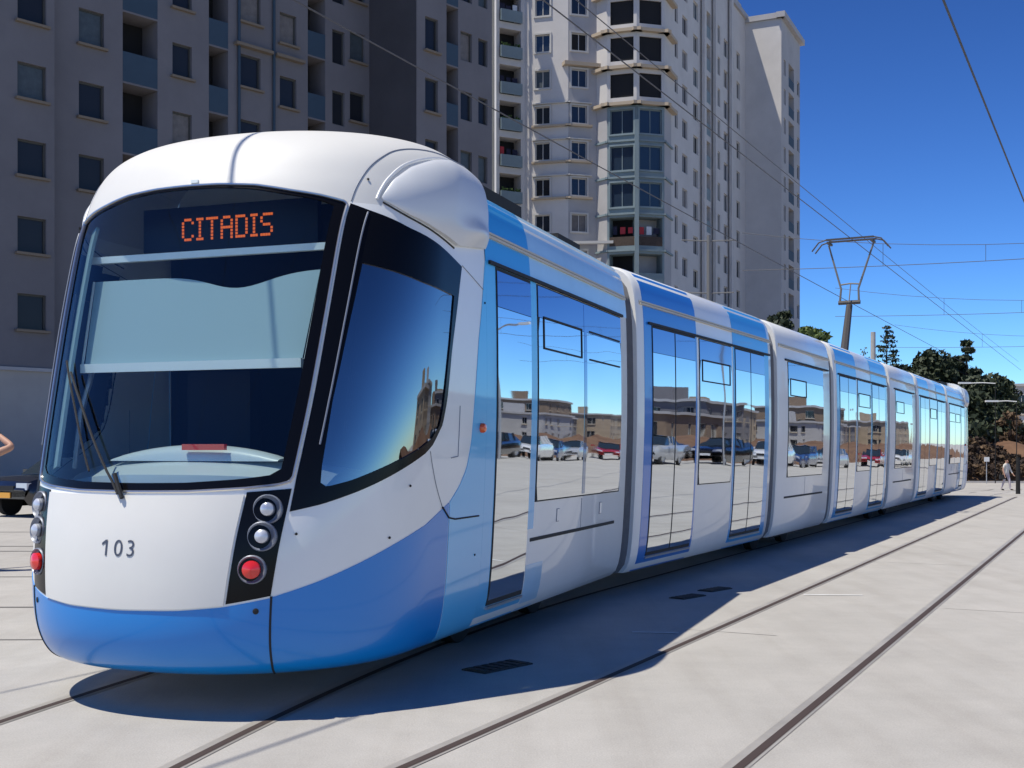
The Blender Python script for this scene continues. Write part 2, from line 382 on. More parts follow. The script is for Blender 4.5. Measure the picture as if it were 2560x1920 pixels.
def cabring(name, outer, inner, off, mt, parent, side=1, n=26, edge=.012):
    o = np.concatenate([resample(e, n)[:-1] for e in outer]); i = np.concatenate([resample(e, n)[:-1] for e in inner])
    rows = []
    for t in (0, .2, .4, .6, .8, 1):
        q = o*(1-t)+i*t; q = np.vstack([q, q[:1]]); rows.append(cab(q[:, 0]*side, q[:, 1], np.full(len(q), off)).tolist())
    q = np.vstack([i, i[:1]]); rows.append(cab(q[:, 0]*side, q[:, 1], np.full(len(q), -edge)).tolist())
    q = np.vstack([o, o[:1]]); rows.insert(0, cab(q[:, 0]*side, q[:, 1], np.full(len(q), -edge)).tolist())
    return MB().grid(rows, flip=side > 0).build(name, mt, parent)
def cabline(name, ab, r, mt, parent, side=1, off=.004, closed=False, n=80, smooth=False):
    q = smoothline(ab, n) if smooth else resample(ab, n)
    if closed: q = q[:-1]
    return MB().tube(cab(q[:, 0]*side, q[:, 1], np.full(len(q), off)).tolist(), r, 6, closed=closed).build(name, mt, parent)

# body profile shared by all cars (one side), bottom to roof edge
PROF = [(k[1], k[0]) for k in K[1:11]]+[(1.275, 3.14), (1.245, 3.25), (1.18, 3.34), (1.09, 3.395), (.99, 3.42), (.95, 3.425)]
PR = np.array(PROF); PS = np.r_[0, np.cumsum(np.linalg.norm(np.diff(PR, axis=0), axis=1))]
PK = catmull(PR, np.linspace(0, len(PR)-1, 300)); PKS = np.r_[0, np.cumsum(np.linalg.norm(np.diff(PK, axis=0), axis=1))]
def prof_s(z): return float(np.interp(z, PK[:, 1], PKS))
def prof(s, off=0.):
    s = np.asarray(s, float)
    u = np.interp(s, PKS, PK[:, 0]); z = np.interp(s, PKS, PK[:, 1])
    du = np.interp(s+.01, PKS, PK[:, 0])-np.interp(s-.01, PKS, PK[:, 0]); dz = np.interp(s+.01, PKS, PK[:, 1])-np.interp(s-.01, PKS, PK[:, 1])
    l = np.hypot(du, dz)+1e-9
    return u+off*dz/l, z-off*du/l
def sidepatch(name, v0, v1, z0, z1, off, mt, parent, side=1, back=None, rc=0.):
    L = prof_s(z1)-prof_s(z0); n = max(2, int(L/.12)+2)
    ss = np.linspace(prof_s(z0), prof_s(z1), n); back = -.02 if back is None else back
    u, z = prof(ss, off); ub, zb = prof(ss, back)
    nv = 3; vv = np.linspace(v0, v1, nv); mb = MB()
    ins = lambda k: 0. if not rc else rc*max(0., 1-min(ss[k]-ss[0], ss[-1]-ss[k])/rc)**2
    G = [[(side*u[k], v0+ins(k)+(v1-v0-2*ins(k))*t, z[k]) for t in (0, .5, 1)] for k in range(n)]
    mb.grid(G, flip=side < 0)
    Bk = [[(side*ub[k], G[k][0][1], zb[k]), (side*ub[k], G[k][2][1], zb[k])] for k in range(n)]
    mb.grid([[G[k][0] for k in range(n)], [Bk[k][0] for k in range(n)]]); mb.grid([[G[k][2] for k in range(n)], [Bk[k][1] for k in range(n)]])
    mb.add([G[-1][0], G[-1][2], Bk[-1][1], Bk[-1][0]], [(0, 1, 2, 3)]); mb.add([G[0][0], G[0][2], Bk[0][1], Bk[0][0]], [(0, 1, 2, 3)])
    return mb.build(name, mt, parent, auto=50)
def bodyshell(mb, v0, v1, caps=True, lip=.0):
    ss = np.linspace(0, PKS[-1], 46); u, z = prof(ss)
    half = list(zip(u, z))+[(.93, 3.31), (.0, 3.31)]
    loop = [(-p[0], p[1]) for p in half]+[(p[0], p[1]) for p in half[-2::-1]]
    n = len(loop); vs = [v0, v0+.035, v1-.035, v1]; sc = [.985, 1, 1, .985]
    G = [[(p[0]*s, v, .24+(p[1]-.24)*(.995 if s < 1 else 1)) for p in loop] for v, s in zip(vs, sc)]
    mb.grid(G, flip=True)
    for k, i in ((0, 0), (1, 3)):
        mb.add(G[i], [tuple(range(n)) if k else tuple(range(n))[::-1]])
    mb.add([G[0][0], G[0][-1], G[-1][-1], G[-1][0]], [(0, 1, 2, 3)])
    return mb
def sideglaze(par, v0, v1, z0, z1, side, name='window', hopper=None, split=2.56):
    sidepatch(name+'_surround', v0-.009, v1+.009, z0-.012, z1+.012, .006, 'rubber', par, side)
    sidepatch(name+'_pane', v0, v1, z0, split, .010, 'glass', par, side, rc=.03 if name == 'window' else 0)
    sidepatch('tinted_pane', v0, v1, split+.004, z1, .0105, 'tint', par, side)
    if hopper:
        h0, h1, y0, y1 = hopper
        for (a, b, c, d) in ((h0, h1, y0, y0+.014), (h0, h1, y1-.014, y1), (h0, h0+.014, y0+.014, y1-.014), (h1-.014, h1, y0+.014, y1-.014)):
            sidepatch('hopper_frame', a, b, c, d, .017, 'rubber', par, side, back=.009)
def door(par, v0, v1, side, leaves=2):
    sidepatch('door_surround', v0-.014, v1+.014, .40, 2.825, .006, 'rubber', par, side)
    wd = (v1-v0-.035*(leaves-1))/leaves
    for k in range(leaves):
        a = v0+k*(wd+.035)
        sidepatch('door_leaf', a, a+wd, .44, 2.54, .011, 'glass', par, side)
        sidepatch('tinted_pane', a, a+wd, 2.545, 2.80, .0115, 'tint', par, side)
    sidepatch('door_sill', v0-.02, v1+.02, .375, .395, .018, 'alu', par, side)
def sidetrim(par, v0, v1, side, wl0, wl1):
    sidepatch('gutter_rail', v0, v1, 3.015, 3.032, .022, 'gutter', par, side, back=.001)
    sidepatch('gutter_rail', v0, v1, 3.040, 3.056, .018, 'gutter', par, side, back=.001)
    sidepatch('drip_shadow_strip', wl0, wl1, 2.828, 2.853, .022, 'rubber', par, side, back=.001)  # black drip strip that also draws the shadow line above the windows
def slot(par, v0, v1, side): sidepatch('air_slot', v0, v1, .80, .828, .005, 'rubber', par, side)
def seamline(par, v, z0, z1, side): sidepatch('panel_seam', v, v+.008, z0, z1, .0025, 'bezel', par, side)
def car_obj(mb, name, origin, th, mt='white'):
    o = mb.build(name, mt, tram, auto=40); o.location = (origin.x-O1.x, origin.y-O1.y, 0); o.rotation_euler = (0, 0, -th)
    return o
def bogie(par, v):
    mb = MB()
    mb.box((0, v, .28), (2.0, 2.0, .18))
    mb.build('bogie_frame', 'under', par, smooth=False)
    for s in (-1, 1):
        for dv in (-.9, .9):
            MB().lathe((s*.68, v+dv, .30), (s, 0, 0), [(0, -.06), (.30, -.06), (.30, .05), (.24, .07), (.1, .07), (.08, .1), (0, .1)], 22).build('wheel', 'under', par)

# ---- cab car
L1 = 6.0
mb = MB()
na, nb = 200, 137
aa = np.linspace(-1, 1, na+1); bb = np.linspace(0, 17, nb+1)
A, B = np.meshgrid(aa, bb); P = cab(A, B)
WS_top = [(0, 10.62), (.07, 10.60), (.155, 10.50), (.24, 10.27), (.312, 10.12), (.375, 9.95), (.386, 9.86)]
WS_right = [(.3375, 6.10), (.352, 7.1), (.370, 8.5), (.386, 9.86)]
WS_bot = [(0, 5.90), (.12, 5.91), (.24, 5.96), (.31, 6.01), (.332, 6.05), (.3375, 6.10)]
def mir(l): return [(-a, b) for a, b in l][::-1]
ws_poly = mir(WS_bot)[:-1]+WS_bot+WS_right[1:]+WS_top[::-1][1:]+mir(WS_top)[::-1][1:]+[(-a, b) for a, b in WS_right[::-1]][1:-1]
SM_left = [(.340, 5.57), (.345, 6.1), (.360, 7.1), (.378, 8.5), (.394, 9.88)]
SM_top = [(.394, 9.88), (.445, 9.69), (.58, 9.29), (.723, 9.06), (.85, 8.84)]
SM_right = [(.742, 6.5), (.78, 6.76), (.795, 7.08), (.812, 7.76), (.833, 8.33), (.85, 8.84)]
SM_bot = [(.340, 5.57), (.41, 5.69), (.498, 5.89), (.595, 6.12), (.715, 6.40), (.742, 6.5)]
SG_left = [(.402, 6.03), (.400, 6.25), (.405, 7.01), (.425, 7.86), (.445, 8.62)]
SG_top = [(.445, 8.62), (.542, 8.56), (.657, 8.48), (.812, 8.42)]
SG_right = [(.735, 6.58), (.766, 6.75), (.776, 6.95), (.785, 7.25), (.802, 7.86), (.812, 8.42)]
SG_bot = [(.402, 6.03), (.417, 5.97), (.48, 6.06), (.59, 6.27), (.688, 6.46), (.735, 6.58)]
sm_poly = SM_bot[:-1]+SM_right[:-1]+SM_top[::-1][:-1]+SM_left[::-1][:-1]
ins = inpoly(A, B, ws_poly) | inpoly(np.abs(A), B, sm_poly)
faces = []; W1 = na+1
for i in range(nb):
    for j in range(na):
        if ins[i, j] and ins[i+1, j] and ins[i, j+1] and ins[i+1, j+1]: continue
        faces.append((i*W1+j, i*W1+j+1, (i+1)*W1+j+1, (i+1)*W1+j))
mb.add(P.reshape(-1, 3).tolist(), faces)
hb = K[:, 0]
for qi, fc in enumerate(faces):
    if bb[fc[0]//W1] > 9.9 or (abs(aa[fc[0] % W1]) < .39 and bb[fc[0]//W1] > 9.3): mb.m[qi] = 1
rear = [P[i, na].tolist() for i in range(nb+1)]+[P[i, 0].tolist() for i in range(nb-1, -1, -1)]
mb.add(rear, [tuple(range(len(rear)))[::-1]])          # closes the hood behind the cab
mb.add(P[0].tolist(), [tuple(range(na+1))[::-1]])
bodyshell(mb, CABV+.004, L1)
car1 = car_obj(mb, 'cab_car', O1, T1, ['white', 'hood'])
def build_cab(c):
    # glass and its surrounds
    half = coons(WS_bot, WS_right, WS_top, [(0, 5.90), (0, 10.62)], 25, 40)
    full = np.concatenate([half[:, :0:-1]*np.array([-1, 1]), half], axis=1)
    cabpatch('windshield', full, -.004, 'wind', c, edge=.008)
    cx = np.array([0, 8.2])
    o_edges = [np.array(mir(WS_bot)[:-1]+WS_bot), np.array(WS_right), np.array(WS_top[::-1]+[(-a, b) for a, b in WS_top[1:]]), np.array([(-a, b) for a, b in WS_right[::-1]])]
    i_edges = [cx+(e-cx)*np.array([.915, .945]) for e in o_edges]
    cabring('windshield_border', o_edges, i_edges, .001, 'black', c)
    cl = np.vstack([e[:-1] for e in o_edges]+[o_edges[0][:1]])
    cabline('windshield_trim', cl, .0085, 'chrome', c, closed=True, n=240, off=.003)
    for s in (1, -1):
        cabpatch('side_window', coons(SG_bot, SG_right, SG_top, SG_left, 24, 34), -.004, 'cabglass', c, s, edge=.008)
        cabring('side_window_surround', [SM_bot, SM_right, SM_top[::-1], SM_left[::-1]], [SG_bot, SG_right, SG_top[::-1], SG_left[::-1]], .004, 'black', c, s)
        cabline('pillar_trim', [(.445, 9.60), (.417, 8.14), (.396, 7.01), (.388, 6.5)], .006, 'bezel', c, s, off=.006)
        # lamp cluster
        cabpatch('lamp_panel', coons([(.2215, 3.99), (.315, 4.13)], [(.315, 4.13), (.329, 5.2), (.338, 5.95)], [(.243, 5.90), (.30, 5.93), (.338, 5.95)], [(.2215, 3.99), (.243, 5.90)], 10, 24), .004, 'black', c, s, edge=.004)
        for (a, b, k) in ((.292, 5.62, 0), (.287, 5.12, 0), (.272, 4.58, 1)):
            p = Vector(cab(a*s, b, .004)); n = cabnormal(a*s, b); n = (n*.6+Vector((0, -1, 0))*.4).normalized()
            m2 = MB(); rr = .083 if not k else .080
            m2.lathe(p, n, [(rr*1.0, -.05), (rr*1.0, .012), (rr*.93, .018), (rr*.86, .012), (rr*.8, 0)], 26)
            m2.mi = 1; m2.lathe(p, n, [(rr*.82, .002), (rr*.6, -.012), (rr*.5, -.016), (rr*.46, .012), (rr*.40, .016)], 26)
            m2.mi = 2; m2.lathe(p, n, [(rr*(.46 if not k else .64), .004), (rr*(.44 if not k else .62), .03), (rr*.3, .04), (0, .044)], 22)
            m2.build('headlight' if not k else 'tail_lamp', ['bezel', 'bezel' if k == 0 else 'bezel', 'lens' if not k else 'red'], c)
        # blue lower side sweeping up behind the cab
        sw = [(.3165, 4.10), (.415, 4.33), (.515, 4.59), (.613, 4.85), (.732, 5.16), (.823, 5.55), (.875, 5.89), (.907, 6.18), (.925, 6.55), (.935, 7.12), (.955, 7.95), (.983, 8.63), (1.0, 9.12)]
        # lower fairing (deep) and column (light)
        i0 = [(a, b) for a, b in sw if a <= .83]
        cabpatch('lower_fairing', coons([(.3165, 0.05), (.83, .05)], [(.83, .05), (.83, 5.58)], [sw[0]]+i0[1:]+[(.83, 5.58)], [(.3165, .05), (.3165, 4.10)], 36, 40), .004, 'blue', c, s, edge=.004)
        cabpatch('column_fairing', coons([(.834, .05), (1, .05)], [(1, .05), (1, 9.12)], [(.834, 5.60)]+[q for q in sw if q[0] > .84], [(.834, .05), (.834, 5.60)], 30, 50), .004, 'light', c, s, edge=.004)
        cabline('fairing_seam', [(.8, 5.50), (.83, 5.25), (.86, 5.2), (.95, 5.2), (.975, 5.2)], .006, 'rubber', c, s, off=.006)
        cabline('bumper_seam', [(.3165, 4.12), (.3165, 2.6), (.3165, .06)], .007, 'rubber', c, s, off=.003)
        cabline('cab_seam', [(.735, 6.42), (.765, 6.0), (.80, 5.52)], .0025, 'bezel', c, s, off=.002)
        cabline('pillar_seam', [(.853, 8.86), (.93, 8.72), (.985, 8.62)], .0025, 'bezel', c, s, off=.002)
        cabline('hatch_seam', [(.86, 7.02), (.862, 6.35), (.83, 6.33)], .0035, 'bezel', c, s, off=.001)
        p = Vector(cab(.972*s, 6.74, .005)); n = cabnormal(.972*s, 6.74)
        MB().lathe(p, n, [(.034, 0), (.034, .018), (.026, .03), (0, .034)], 18).build('marker_lamp', 'orange', c)
        for (a, b) in ((.285, 3.83), (.36, 5.15), (.60, 4.99), (.43, 10.9), (.99, 8.45), (.66, 5.95), (.965, 4.4)):
            p = Vector(cab(a*s, b, .004)); n = cabnormal(a*s, b); rr = .017 if b < 4 else .008
            MB().lathe(p, n, [(rr, 0), (rr, .004), (rr*.8, .006), (0, .006)], 12).build('plug', 'rubber', c)
        # hood seam, raised camera fairing
        cabline('hood_seam', [(.395, 9.98), (.405, 10.67), (.425, 11.37), (.458, 11.96), (.502, 12.52), (.58, 12.96), (.72, 13.3), (1.0, 13.5)], .0045, 'bezel', c, s, off=.001, smooth=True)
        gridp = coons([(.485, 10.1), (.575, 9.69), (.688, 9.39), (.812, 9.18), (.99, 9.42)], [(.99, 9.42), (1., 11), (1., 12.6)], [(.478, 10.2), (.502, 10.99), (.55, 11.62), (.635, 12.26), (.718, 12.66), (.85, 12.75), (1., 12.6)], [(.485, 10.1), (.478, 10.2)], 44, 30)
        uu = np.linspace(0, 1, 44)[None]; vv = np.linspace(0, 1, 30)[:, None]
        bul = .008+.085*np.clip(uu*1.9, 0, 1)**.8*np.sin(np.pi*np.clip(vv*.96+.02, 0, 1))**.5*(1-.5*uu**6)
        lob = .06*np.exp(-((uu-.82)/.16)**2-((vv-.13)/.11)**2)
        cabpatch('camera_fairing', gridp, bul+lob, 'silver', c, s, edge=.01)
        cabline('fairing_groove', [(.466, 10.12), (.474, 10.55), (.492, 11.1), (.537, 11.78), (.625, 12.45), (.71, 12.85), (.80, 12.95)], .011, 'silver', c, s, off=.0, smooth=True)
        cabline('fairing_groove', [(.485, 10.03), (.575, 9.63), (.688, 9.33), (.80, 9.12)], .006, 'rubber', c, s, off=.002, smooth=True)
    # white centre panel with the fleet number, blue bumper
    pb = [(-.2165, 3.97), (-.12, 3.89), (0, 3.86), (.12, 3.89), (.2165, 3.97)]; pt = [(-.238, 5.86), (0, 5.84), (.238, 5.86)]
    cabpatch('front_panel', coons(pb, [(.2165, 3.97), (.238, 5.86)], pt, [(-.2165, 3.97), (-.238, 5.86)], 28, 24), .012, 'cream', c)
    bt = [(-.3165, 4.09), (-.2165, 3.93), (-.12, 3.85), (0, 3.82), (.12, 3.85), (.2165, 3.93), (.3165, 4.09)]
    cabpatch('bumper', coons([(-.3165, .05), (0, .05), (.3165, .05)], [(.3165, .05), (.3165, 4.09)], bt, [(-.3165, .05), (-.3165, 4.09)], 50, 34), .004, 'blue', c, edge=.004)
    # fleet number
    def onfront(x, z, off):
        b = float(np.interp(z, K[:14, 0], np.arange(14))); k = catmull(K, np.array(b)); a = .75*2/math.pi*math.asin(min(1, abs(x)/k[1])**(2.2/2))*(1 if x >= 0 else -1)
        return cab(a, b, off)
    cu = bpy.data.curves.new('fleet_number', 'FONT'); cu.body = '103'; cu.size = .128; cu.align_x = 'CENTER'; cu.space_character = 1.28; cu.resolution_u = 6; cu.offset = -.0006
    to = bpy.data.objects.new('fleet_number_tmp', cu); col.objects.link(to)
    dg = bpy.context.evaluated_depsgraph_get(); me = bpy.data.meshes.new_from_object(to.evaluated_get(dg))
    bpy.data.objects.remove(to)
    m2 = MB(); V = [onfront(v.co.x-.01, v.co.y+.925, .0155).tolist() for v in me.vertices]
    m2.add(V, [list(p.vertices) for p in me.polygons])
    x0 = min(v.co.x for v in me.vertices)-.01; yt = max(v.co.y for v in me.vertices)+.925
    m2.add([onfront(q[0], q[1], .0155).tolist() for q in ((x0, yt), (x0, yt-.018), (x0-.026, yt-.032), (x0-.026, yt-.019))], [(0, 1, 2, 3)])
    m2.build('fleet_number', 'digit', c, smooth=False)
    # cab interior
    def rake(z): return .45+(z-2.06)*.27
    m2 = MB()
    m2.grid([[(x, 1.95, z) for x in np.linspace(-1.22, 1.22, 3)] for z in (.6, 3.3)])
    m2.add([(-.6, .12, 1.0), (.6, .12, 1.0), (1.0, .9, 1.0), (1.2, 1.95, 1.0), (-1.2, 1.95, 1.0), (-1.0, .9, 1.0)], [(0, 1, 2, 3, 4, 5)])
    m2.box((-.35, 1.35, 1.55), (.5, .14, 1.0)); m2.box((-.35, 1.15, 1.1), (.5, .5, .14))
    m2.build('cab_lining', 'inner', c, smooth=False)
    m2 = MB(); rows = []
    for v, z in ((.22, 1.24), (.24, 1.37), (.34, 1.42), (.50, 1.46), (.66, 1.45), (.9, 1.38), (1.0, 1.1)):
        rows.append([(x, v+.30*(abs(x)/1.0)**2*.9, z-.05*(abs(x)/.9)**3) for x in np.linspace(-.93, .93, 21)])
    m2.grid(rows); m2.build('dashboard', 'dash', c)
    m2 = MB(); rows = []
    for t in np.linspace(0, 1, 9):
        rows.append([(x, .44+.16*(1-math.cos(t*math.pi))*.5, 1.45+.10*math.sin(t*math.pi)*max(0., math.cos((x-.02)/.62*math.pi/2))**.6) for x in np.linspace(-.58, .62, 19)])
    m2.grid(rows); m2.build('dash_hump', 'dash', c)
    MB().box((.12, .425, 1.535), (.30, .03, .036)).build('brake_lamp', 'red', c, smooth=False)
    m2 = MB(); z0, z1 = 2.05, 2.60; rows = []
    for x in np.linspace(-.78, .78, 33):
        zt = z1-.09*math.exp(-((x-.25)/.27)**2); hw = 1+.05*1  # top edge dips to imitate a dark arc reflected in the windshield
        rows.append([(x*(1+.05*t), rake(z0+(zt-z0)*t), z0+(zt-z0)*t) for t in np.linspace(0, 1, 6)])
    m2.grid(rows); m2.build('sun_blind', 'blind', c)
    MB().box((0, rake(2.03)-.012, 2.03), (1.58, .03, .055)).build('blind_bar', 'bar', c, smooth=False)
    MB().box((0, rake(2.74)-.012, 2.74), (1.74, .035, .042)).build('blind_rail', 'bar', c, smooth=False)
    for s in (-1, 1): MB().tube([(s*.80, rake(2.05), 2.05), (s*.83, rake(2.6), 2.6)], .008, 5).build('blind_guide', 'bar', c)
    # destination display
    MB().box((0, .89, 2.95), (1.3, .05, .30)).build('display_case', 'ledbg', c, smooth=False)
    F5 = {'C': ['01110', '10001', '10000', '10000', '10000', '10001', '01110'], 'I': ['111', '010', '010', '010', '010', '010', '111'], 'T': ['11111', '00100', '00100', '00100', '00100', '00100', '00100'],
          'A': ['01110', '10001', '10001', '11111', '10001', '10001', '10001'], 'D': ['11110', '10001', '10001', '10001', '10001', '10001', '11110'], 'S': ['01111', '10000', '10000', '01110', '00001', '00001', '11110']}
    m2 = MB(); cx_ = 0; cells = []
    for ch in 'CITADIS':
        for r_, row in enumerate(F5[ch]):
            for q, on in enumerate(row):
                if on == '1': cells.append((cx_+q, r_))
        cx_ += len(F5[ch][0])+1
    px = .70/cx_; pz = .0215
    for (q, r_) in cells: m2.box((-.35+(q+.5)*px, .862, 3.015-r_*pz), (px*.80, .004, pz*.72))
    m2.build('display_text', 'led', c, smooth=False)
    # mirror arm and fittings seen through the left of the glass, wipers
    MB().tube([(-.80, .62, 2.25), (-.83, .55, 1.95), (-.84, .48, 1.75), (-.86, .45, 1.4)], .018, 6).build('pillar_rail', 'alu', c)
    for s in (-1,):
        q = coons([(.285, 6.25), (.315, 6.2)], [(.315, 6.2), (.335, 7.6), (.36, 9.6)], [(.325, 9.75), (.36, 9.6)], [(.285, 6.25), (.305, 7.6), (.325, 9.75)], 5, 24)
        cabpatch('pillar_liner', q, -.05, 'liner', c, s, edge=.07)
    MB().tube([(.88, 1.0, 2.9), (.86, .95, 2.2), (.84, .85, 1.5)], .012, 6).build('pillar_rail', 'inner', c)
    for k, (x0, x1, zt) in enumerate(((-.05, -.62, 1.98), (-.10, -.70, 1.90))):
        pts = [onfront(x0+(x1-x0)*t, 1.27+(zt-1.27)*t, .035).tolist() for t in np.linspace(0, 1, 12)]
        if k == 0: MB().tube(pts, .008, 6).build('wiper_arm', 'rubber', c)
        else: MB().tube([onfront(-.30+(-.42)*t, 1.40+.66*t, .022).tolist() for t in np.linspace(0, 1, 12)], .007, 6).build('wiper_blade', 'rubber', c)
    MB().tube([onfront(-.02, 1.25, .03).tolist(), onfront(-.09, 1.38, .04).tolist()], .014, 6).build('wiper_pivot', 'rubber', c)
    MB().box(tuple(onfront(0.05, 3.145, .004)), (.05, .012, .018)).build('top_clip', 'bar', c, smooth=False)
    # passenger side behind the cab
    for s in (1, -1):
        sidepatch('blue_band', CABV+.004, 3.02, .255, 3.40, .003, 'light', c, s)
        sidepatch('upper_blue_band', CABV+.004, 3.02, 2.84, 3.40, .0045, 'mid', c, s)
        sidepatch('pale_band', 3.02, 5.97, 2.84, 3.40, .003, 'pale', c, s)
        sidepatch('pale_strip', 3.02, 3.16, .9, 2.84, .003, 'light', c, s)
        sidepatch('lower_block', 3.05, 3.45, .255, .62, .003, 'pale', c, s)
        door(c, 2.27, 3.0, s, 1)
        sideglaze(c, 3.18, 5.70, 1.12, 2.81, s, hopper=(3.30, 4.36, 2.32, 2.58))
        sidepatch('glazed_mullion', 4.43, 4.51, 1.13, 2.80, .0125, 'tint', c, s)
        for zz in (2.32, 2.57): sidepatch('hopper_frame', 4.60, 5.64, zz, zz+.014, .017, 'rubber', c, s, back=.009)
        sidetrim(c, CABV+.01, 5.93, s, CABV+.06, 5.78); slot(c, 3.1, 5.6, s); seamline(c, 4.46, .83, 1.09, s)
        for vq, zq in ((3.75, .98), (5.05, .98)): sidepatch('lock_plate', vq, vq+.07, zq-.06, zq+.05, .004, 'bezel', c, s); sidepatch('lock_cover', vq+.006, vq+.064, zq-.054, zq+.044, .006, 'white', c, s)
    bogie(c, 3.9)
    MB().box((0.05, 3.1, 3.44), (1.78, 1.5, .28)).build('roof_unit', 'under', c, smooth=False)
    MB().box((0.05, 5.25, 3.42), (1.76, .7, .24)).build('roof_unit', 'under', c, smooth=False)
build_cab(car1)

# ---- middle cars
def centre(s): return C2+D27*s
def long_car(s0, c0, c1, c2, Lg=5.2):
    mb = bodyshell(MB(), 0, Lg); c = car_obj(mb, 'passenger_car', centre(s0), TH)
    for s in (1, -1):
        sidepatch('painted_band', .16, 1.88, .255, 3.40, .003, c0, c, s)
        sidepatch('painted_band', 3.34, 5.04, .255, 3.40, .003, c2, c, s)
        door(c, .40, 1.80, s); door(c, 3.42, 4.80, s)
        sideglaze(c, 1.97, 3.25, 1.12, 2.81, s, hopper=(2.05, 3.17, 2.32, 2.58))
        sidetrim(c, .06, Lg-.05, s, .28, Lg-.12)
    return c
def short_car(s0, Lg=3.4):
    mb = bodyshell(MB(), 0, Lg); c = car_obj(mb, 'bogie_car', centre(s0), TH)
    for s in (1, -1):
        sideglaze(c, .55, 2.85, 1.12, 2.81, s, hopper=(.66, 1.66, 2.32, 2.58))
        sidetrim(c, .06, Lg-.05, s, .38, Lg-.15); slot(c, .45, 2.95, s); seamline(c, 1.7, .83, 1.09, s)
    bogie(c, Lg/2)
    return c
m2c = long_car(0, 'deep', 'white', 'mid'); m3c = short_car(5.58); m4c = long_car(9.36, 'mid', 'white', 'light'); m5c = short_car(14.94); m6c = long_car(18.72, 'light', 'white', 'light')
for c, v, l, mt in ((m2c, 2.6, 1.6, 'roofgrey'), (m3c, 1.2, 1.5, 'roofgrey'), (m4c, 1.4, 1.2, 'roofgrey'), (m6c, 2.2, 1.8, 'roofgrey')):
    MB().box((0.05, v, 3.40), (1.5, l, .22)).build('roof_unit', mt, c, smooth=False)
tail = copy_tree(car1, tram)
tp = centre(24.3+L1); tail.location = (tp.x-O1.x, tp.y-O1.y, 0); tail.rotation_euler = (0, 0, -TH+math.pi)
for ch in list(tail.children):
    if ch.name.split('.')[0] == 'display_text': bpy.data.objects.remove(ch)
# bellows
def bellows(pa, ta, pb_, tb):
    ss = np.linspace(0, PKS[-1], 30); u, z = prof(ss)
    half = list(zip(u, z)); loop = [(-p[0], p[1]) for p in half]+[(p[0], p[1]) for p in half[::-1]]
    n = 13; G = []
    for k in range(n):
        t = k/(n-1); p = pa.lerp(pb_, t); th = ta+(tb-ta)*t; sc = .955 if k % 2 else .915
        if k in (0, n-1): sc = .95
        G.append([(p.x-O1.x+math.cos(th)*q[0]*sc, p.y-O1.y-math.sin(th)*q[0]*sc, .30+(q[1]-.30)*(sc+.02)) for q in loop])
    mb = MB().grid(G)
    mb.add([G[0][0], G[0][-1], G[-1][-1], G[-1][0]], [(0, 1, 2, 3)])
    return mb.build('gangway_bellows', 'bellows', tram, auto=20)
d20 = Vector((math.sin(T1), math.cos(T1)))
bellows(O1+d20*(L1-.02), T1, centre(.02), TH)
for s in (5.2, 8.98, 14.56, 18.34, 23.92): bellows(centre(s-.02), TH, centre(s+.40), TH)
for pc, th in ((O1+d20*(L1-.25), T1), (centre(4.95), TH), (centre(8.75), TH), (centre(14.3), TH)):
    MB().box((pc.x-O1.x, pc.y-O1.y, 3.43), (1.7, .5, .08), -th).build('roof_bridge', 'white', tram, smooth=False)
# pantograph
PS0 = 17.3; pc = centre(PS0); pr = empty('pantograph', (0, 0, 0)); pr.parent = tram; pr.location = (pc.x-O1.x, pc.y-O1.y, 3.35); pr.rotation_euler = (0, 0, -TH)
MB().box((0, 0, .05), (1.2, 1.6, .1)).build('base_frame', 'pan', pr, smooth=False)
MB().tube([(0, -.9, .1), (0, -.15, 1.55)], [.10, .075], 8).build('lower_arm', 'pan', pr)
MB().tube([(-.25, -.15, 1.62), (.25, -.15, 1.62)], .05, 8).build('knuckle', 'pan', pr)
for s in (-1, 1): MB().tube([(s*.22, -.15, 1.62), (s*.20, -.10, 1.95), (s*.52, .05, 3.02)], [.028, .026, .022], 6).build('upper_arm', 'armgrey', pr)
MB().tube([(-.24, -.08, 2.05), (0, -.1, 2.07), (.24, -.08, 2.05)], .02, 6).build('cross_tube', 'armgrey', pr)
MB().tube([(.02, -.3, 1.6), (.02, -.1, 2.06)], .014, 5).build('control_rod', 'armgrey', pr)
for dv in (-.17, .17):
    MB().box((0, dv+.05, 3.13), (1.1, .05, .04)).build('contact_strip', 'pan', pr, smooth=False)
    for s in (-1, 1): MB().tube([(s*.55, dv+.05, 3.13), (s*.72, dv+.05, 3.08), (s*.88, dv+.05, 2.88)], .018, 6).build('horn', 'pan', pr)
for s in (-1, 1): MB().box((s*.5, .05, 3.06), (.06, .40, .05)).build('head_carrier', 'pan', pr, smooth=False)

# ------------------------------------------------------------ buildings
WINCACHE = {}
def window_mesh(wd, ht, mull, fr, pn):
    k = (round(wd, 2), round(ht, 2), mull, fr, pn)
    if k in WINCACHE: return WINCACHE[k]
    f = .07; mb = MB()
    mb.box((0, 0, f/2), (wd, .06, f)); mb.box((0, 0, ht-f/2), (wd, .06, f)); mb.box((-wd/2+f/2, 0, ht/2), (f, .06, ht-2*f)); mb.box((wd/2-f/2, 0, ht/2), (f, .06, ht-2*f))
    if mull: mb.box((0, -.004, ht/2), (.06, .05, ht-2*f))
    a = mb.build('window', fr, smooth=False); b = MB().box((0, .02, ht/2), (wd-.1, .012, ht-.1)).build('pane', pn, smooth=False)
    me = (a.data, b.data); bpy.data.objects.remove(a); bpy.data.objects.remove(b); WINCACHE[k] = me
    return me
def put(name, me, parent, loc, rz):
    o = bpy.data.objects.new(name, me); col.objects.link(o); o.parent = parent; o.location = loc; o.rotation_euler = (0, 0, rz); return o
